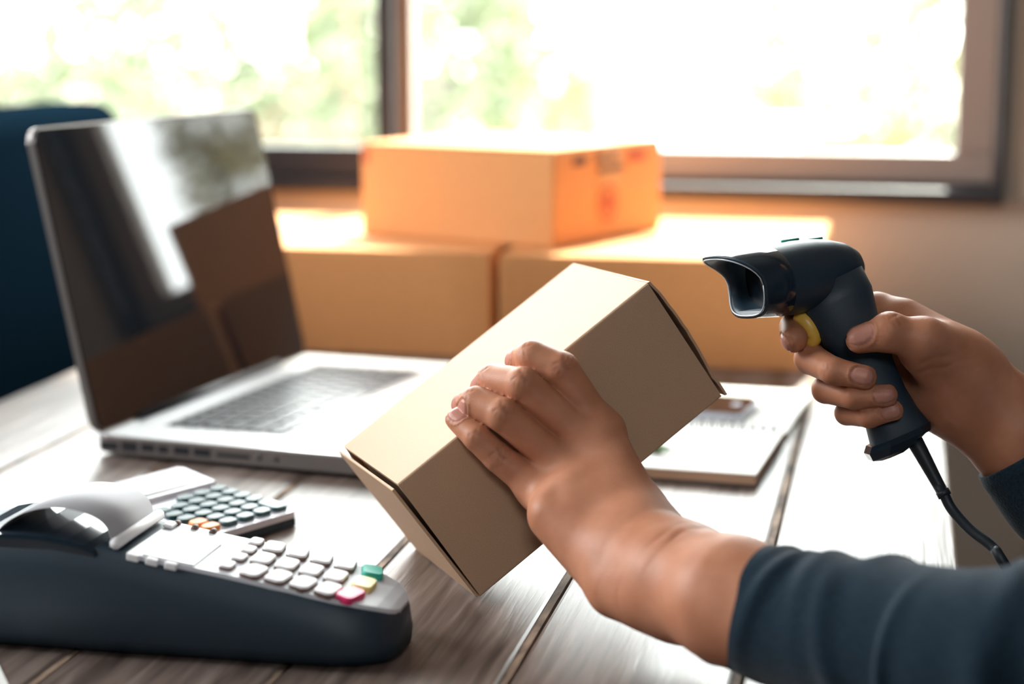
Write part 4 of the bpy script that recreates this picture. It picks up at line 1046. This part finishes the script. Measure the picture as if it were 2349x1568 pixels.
hr = [hring(0.0, 0.0290, 0.0196, 0.0005, front=fr0(1.0)), hring(0.004, 0.0290, 0.0197, 0.0008, front=fr0(0.80)), hring(0.010, 0.0292, 0.0205, 0.0008, front=fr0(0.5)), hring(0.018, 0.0290, 0.0214, 0.0006, front=fr0(0.2)),
      hring(0.028, 0.0284, 0.0219, 0.0007), hring(0.040, 0.0270, 0.0210, 0.0012), hring(0.052, 0.0250, 0.0182, 0.0024), hring(0.062, 0.0225, 0.0142, 0.0035),
      hring(0.069, 0.0190, 0.0115, 0.0026, 2.3), hring(0.0735, 0.0135, 0.0080, 0.0015, 2.1), hring(0.0755, 0.005, 0.003, 0.001, 2.0)]
inn = [hring(0.0012, 0.0262, 0.0168, 0.0005, front=fr0(0.93)), hring(0.008, 0.0262, 0.0168, 0.0008, front=fr0(0.5)), hring(0.018, 0.0255, 0.0160, 0.0012)]
me = loft_mesh('head', inn[::-1]+hr, cap=True); sl(link('head', me, 'navy', scn, None, True))
# glossy nose shell laid over the front of the head
ns = [hring(-0.0004, 0.0286, 0.0191, 0.0005, front=fr0(1.0), sc=1.0), hring(0.003, 0.0290, 0.0196, 0.0008, front=fr0(0.86), sc=1.022), hring(0.009, 0.0291, 0.0204, 0.0009, front=fr0(0.55), sc=1.024), hring(0.0155, 0.0290, 0.0211, 0.0007, front=fr0(0.30), sc=1.02), hring(0.0160, 0.0290, 0.0211, 0.0007, front=fr0(0.28), sc=0.998)]
sl(link('nose_shell', loft_mesh('nose_shell', ns, cap=False), 'navy_gloss', scn, None, True))
rimp = hring(-0.0003, 0.0275, 0.0180, 0.0005, front=fr0(0.97)); sl(tube('mouth_rim', rimp+[rimp[0]], 0.00045, 'silver_trim', scn, 6))
sl(link('scan_window', loft_mesh('scan_window', [hring(0.0145, 0.0258, 0.0163, 0.001), hring(0.0150, 0.0258, 0.0163, 0.001)]), 'lens', scn))
lo_ = [Vector(H0-HA*(0.004)-HU*0.0172+HW*w_) for w_ in (-0.017, 0.017)]
bm = bmesh.new()
q = [Vector(H0+HA*a_+HW*w_-HU*0.0172) for a_, w_ in ((0.0005, -0.019), (0.0005, 0.019), (-0.0105, 0.019), (-0.0105, -0.019))]
b4 = [bm.verts.new(v) for v in q]; t4 = [bm.verts.new(v+Vector(HU)*0.0022) for v in q]
bm.faces.new(b4[::-1]); bm.faces.new(t4)
for i in range(4): bm.faces.new((b4[i], b4[(i+1) % 4], t4[(i+1) % 4], t4[i]))
bmesh.ops.recalc_face_normals(bm, faces=bm.faces); sl(bm_obj('lower_lip', bm, 'silver_trim', scn))
# indicator slots on top
for t_, x_, w_ in ((0.030, 0.004, 0.006), (0.050, 0.0, 0.005)):
    c = H0-HA*t_+HU*(0.0228 if t_ < 0.04 else 0.0212)+HW*x_
    sl(tube('indicator', [Vector(c+HA*w_), Vector(c-HA*w_)], 0.0009, 'green', scn, 6))
# handle
ha = np.array((0.0066, 1.0788, 0.8393))-np.array((-0.0293, 1.0848, 0.9153)); ha /= np.linalg.norm(ha); hs = np.cross(ha, FWD); hs /= np.linalg.norm(hs); hd = np.cross(hs, ha)
def hsec(c, a_, b_, e=2.4): return ring(c, hs*a_, hd*b_, 32, e)
hrs = [hsec((-0.0362, 1.0891, 0.9301), 0.0195, 0.0180), hsec((-0.0325, 1.0866, 0.9175), 0.0225, 0.0170), hsec((-0.0259, 1.0835, 0.9039), 0.0195, 0.0150), hsec((-0.0173, 1.0828, 0.8900), 0.0162, 0.0136), hsec((-0.0108, 1.0817, 0.8760), 0.0148, 0.0132),
       hsec((-0.0042, 1.0805, 0.8621), 0.0148, 0.0132), hsec((0.0017, 1.0798, 0.8507), 0.0160, 0.0138), hsec((0.0066, 1.0792, 0.8418), 0.0182, 0.0146, 2.8), hsec((0.0082, 1.0786, 0.8368), 0.0180, 0.0144, 3.0)]
sl(link('handle', loft_mesh('handle', hrs), 'navy', scn, None, True))
def foot(c, s0, s1, b_):     # base cap, longer towards the front
    c = np.array(c); return [Vector(c+hs*a_+hd*d_) for a_, d_ in ((s0, -b_*0.6), (s0, b_*0.6), (s0*0.45, b_), (s1*0.6, b_), (s1, b_*0.6), (s1, -b_*0.6), (s1*0.6, -b_), (s0*0.45, -b_))]
fw = 1 if (hs@RGT) < 0 else -1
me = loft_mesh('base_cap', [foot((0.0071, 1.0792, 0.8413), fw*0.0200, -fw*0.0175, 0.0150), foot((0.0080, 1.0788, 0.8378), fw*0.0222, -fw*0.0170, 0.0150), foot((0.0054, 1.0771, 0.8317), fw*0.0165, -fw*0.0110, 0.0125), foot((0.0035, 1.0762, 0.8286), fw*0.0080, -fw*0.0080, 0.009)])
sl(link('base_cap', me, 'navy_gloss', scn))
# trigger
tp = smooth_path([(-0.0558, 1.0782, 0.9097), (-0.0512, 1.0787, 0.9072), (-0.0469, 1.0787, 0.9021), (-0.0452, 1.0780, 0.8960), (-0.0481, 1.0766, 0.8915)], 5)
trs = []
for i, p in enumerate(tp):
    t = (tp[min(i+1, len(tp)-1)]-tp[max(i-1, 0)]).normalized(); x = t.cross(Vector(FWD)).normalized()
    k = math.sin(math.pi*(i+0.6)/(len(tp)+0.2))**0.4
    trs.append(ring(p, x*0.0058*k, Vector(FWD)*0.0085*k, 16, 2.6))
sl(link('trigger', loft_mesh('trigger', trs), 'trigger', scn, None, True))
# strain relief and cable
sl(tube('strain_relief', [(0.0142, 1.0803, 0.8393), (0.0190, 1.0779, 0.8316), (0.0296, 1.0728, 0.8139), (0.0322, 1.0716, 0.8096), (0.0325, 1.0716, 0.8094), (0.0343, 1.0704, 0.8064)], [0.0050, 0.0046, 0.0036, 0.0035, 0.0041, 0.0040], 'cable', scn, 16))
e0 = (0.0338, 1.0705, 0.8074)
cp = smooth_path([e0, (0.0385, 1.0680, 0.7994), (0.0488, 1.0601, 0.7900), (0.0617, 1.0511, 0.7824), (0.0700, 1.0438, 0.7721), (0.118, 1.052, 0.70), (0.13, 1.06, 0.55), (0.14, 1.10, 0.30), (0.16, 1.16, 0.06), (0.24, 1.3, 0.006), (0.5, 1.75, 0.005), (0.8, 2.05, 0.005)], 6)
sl(tube('cable', cp, 0.0031, 'cable', scn, 12))
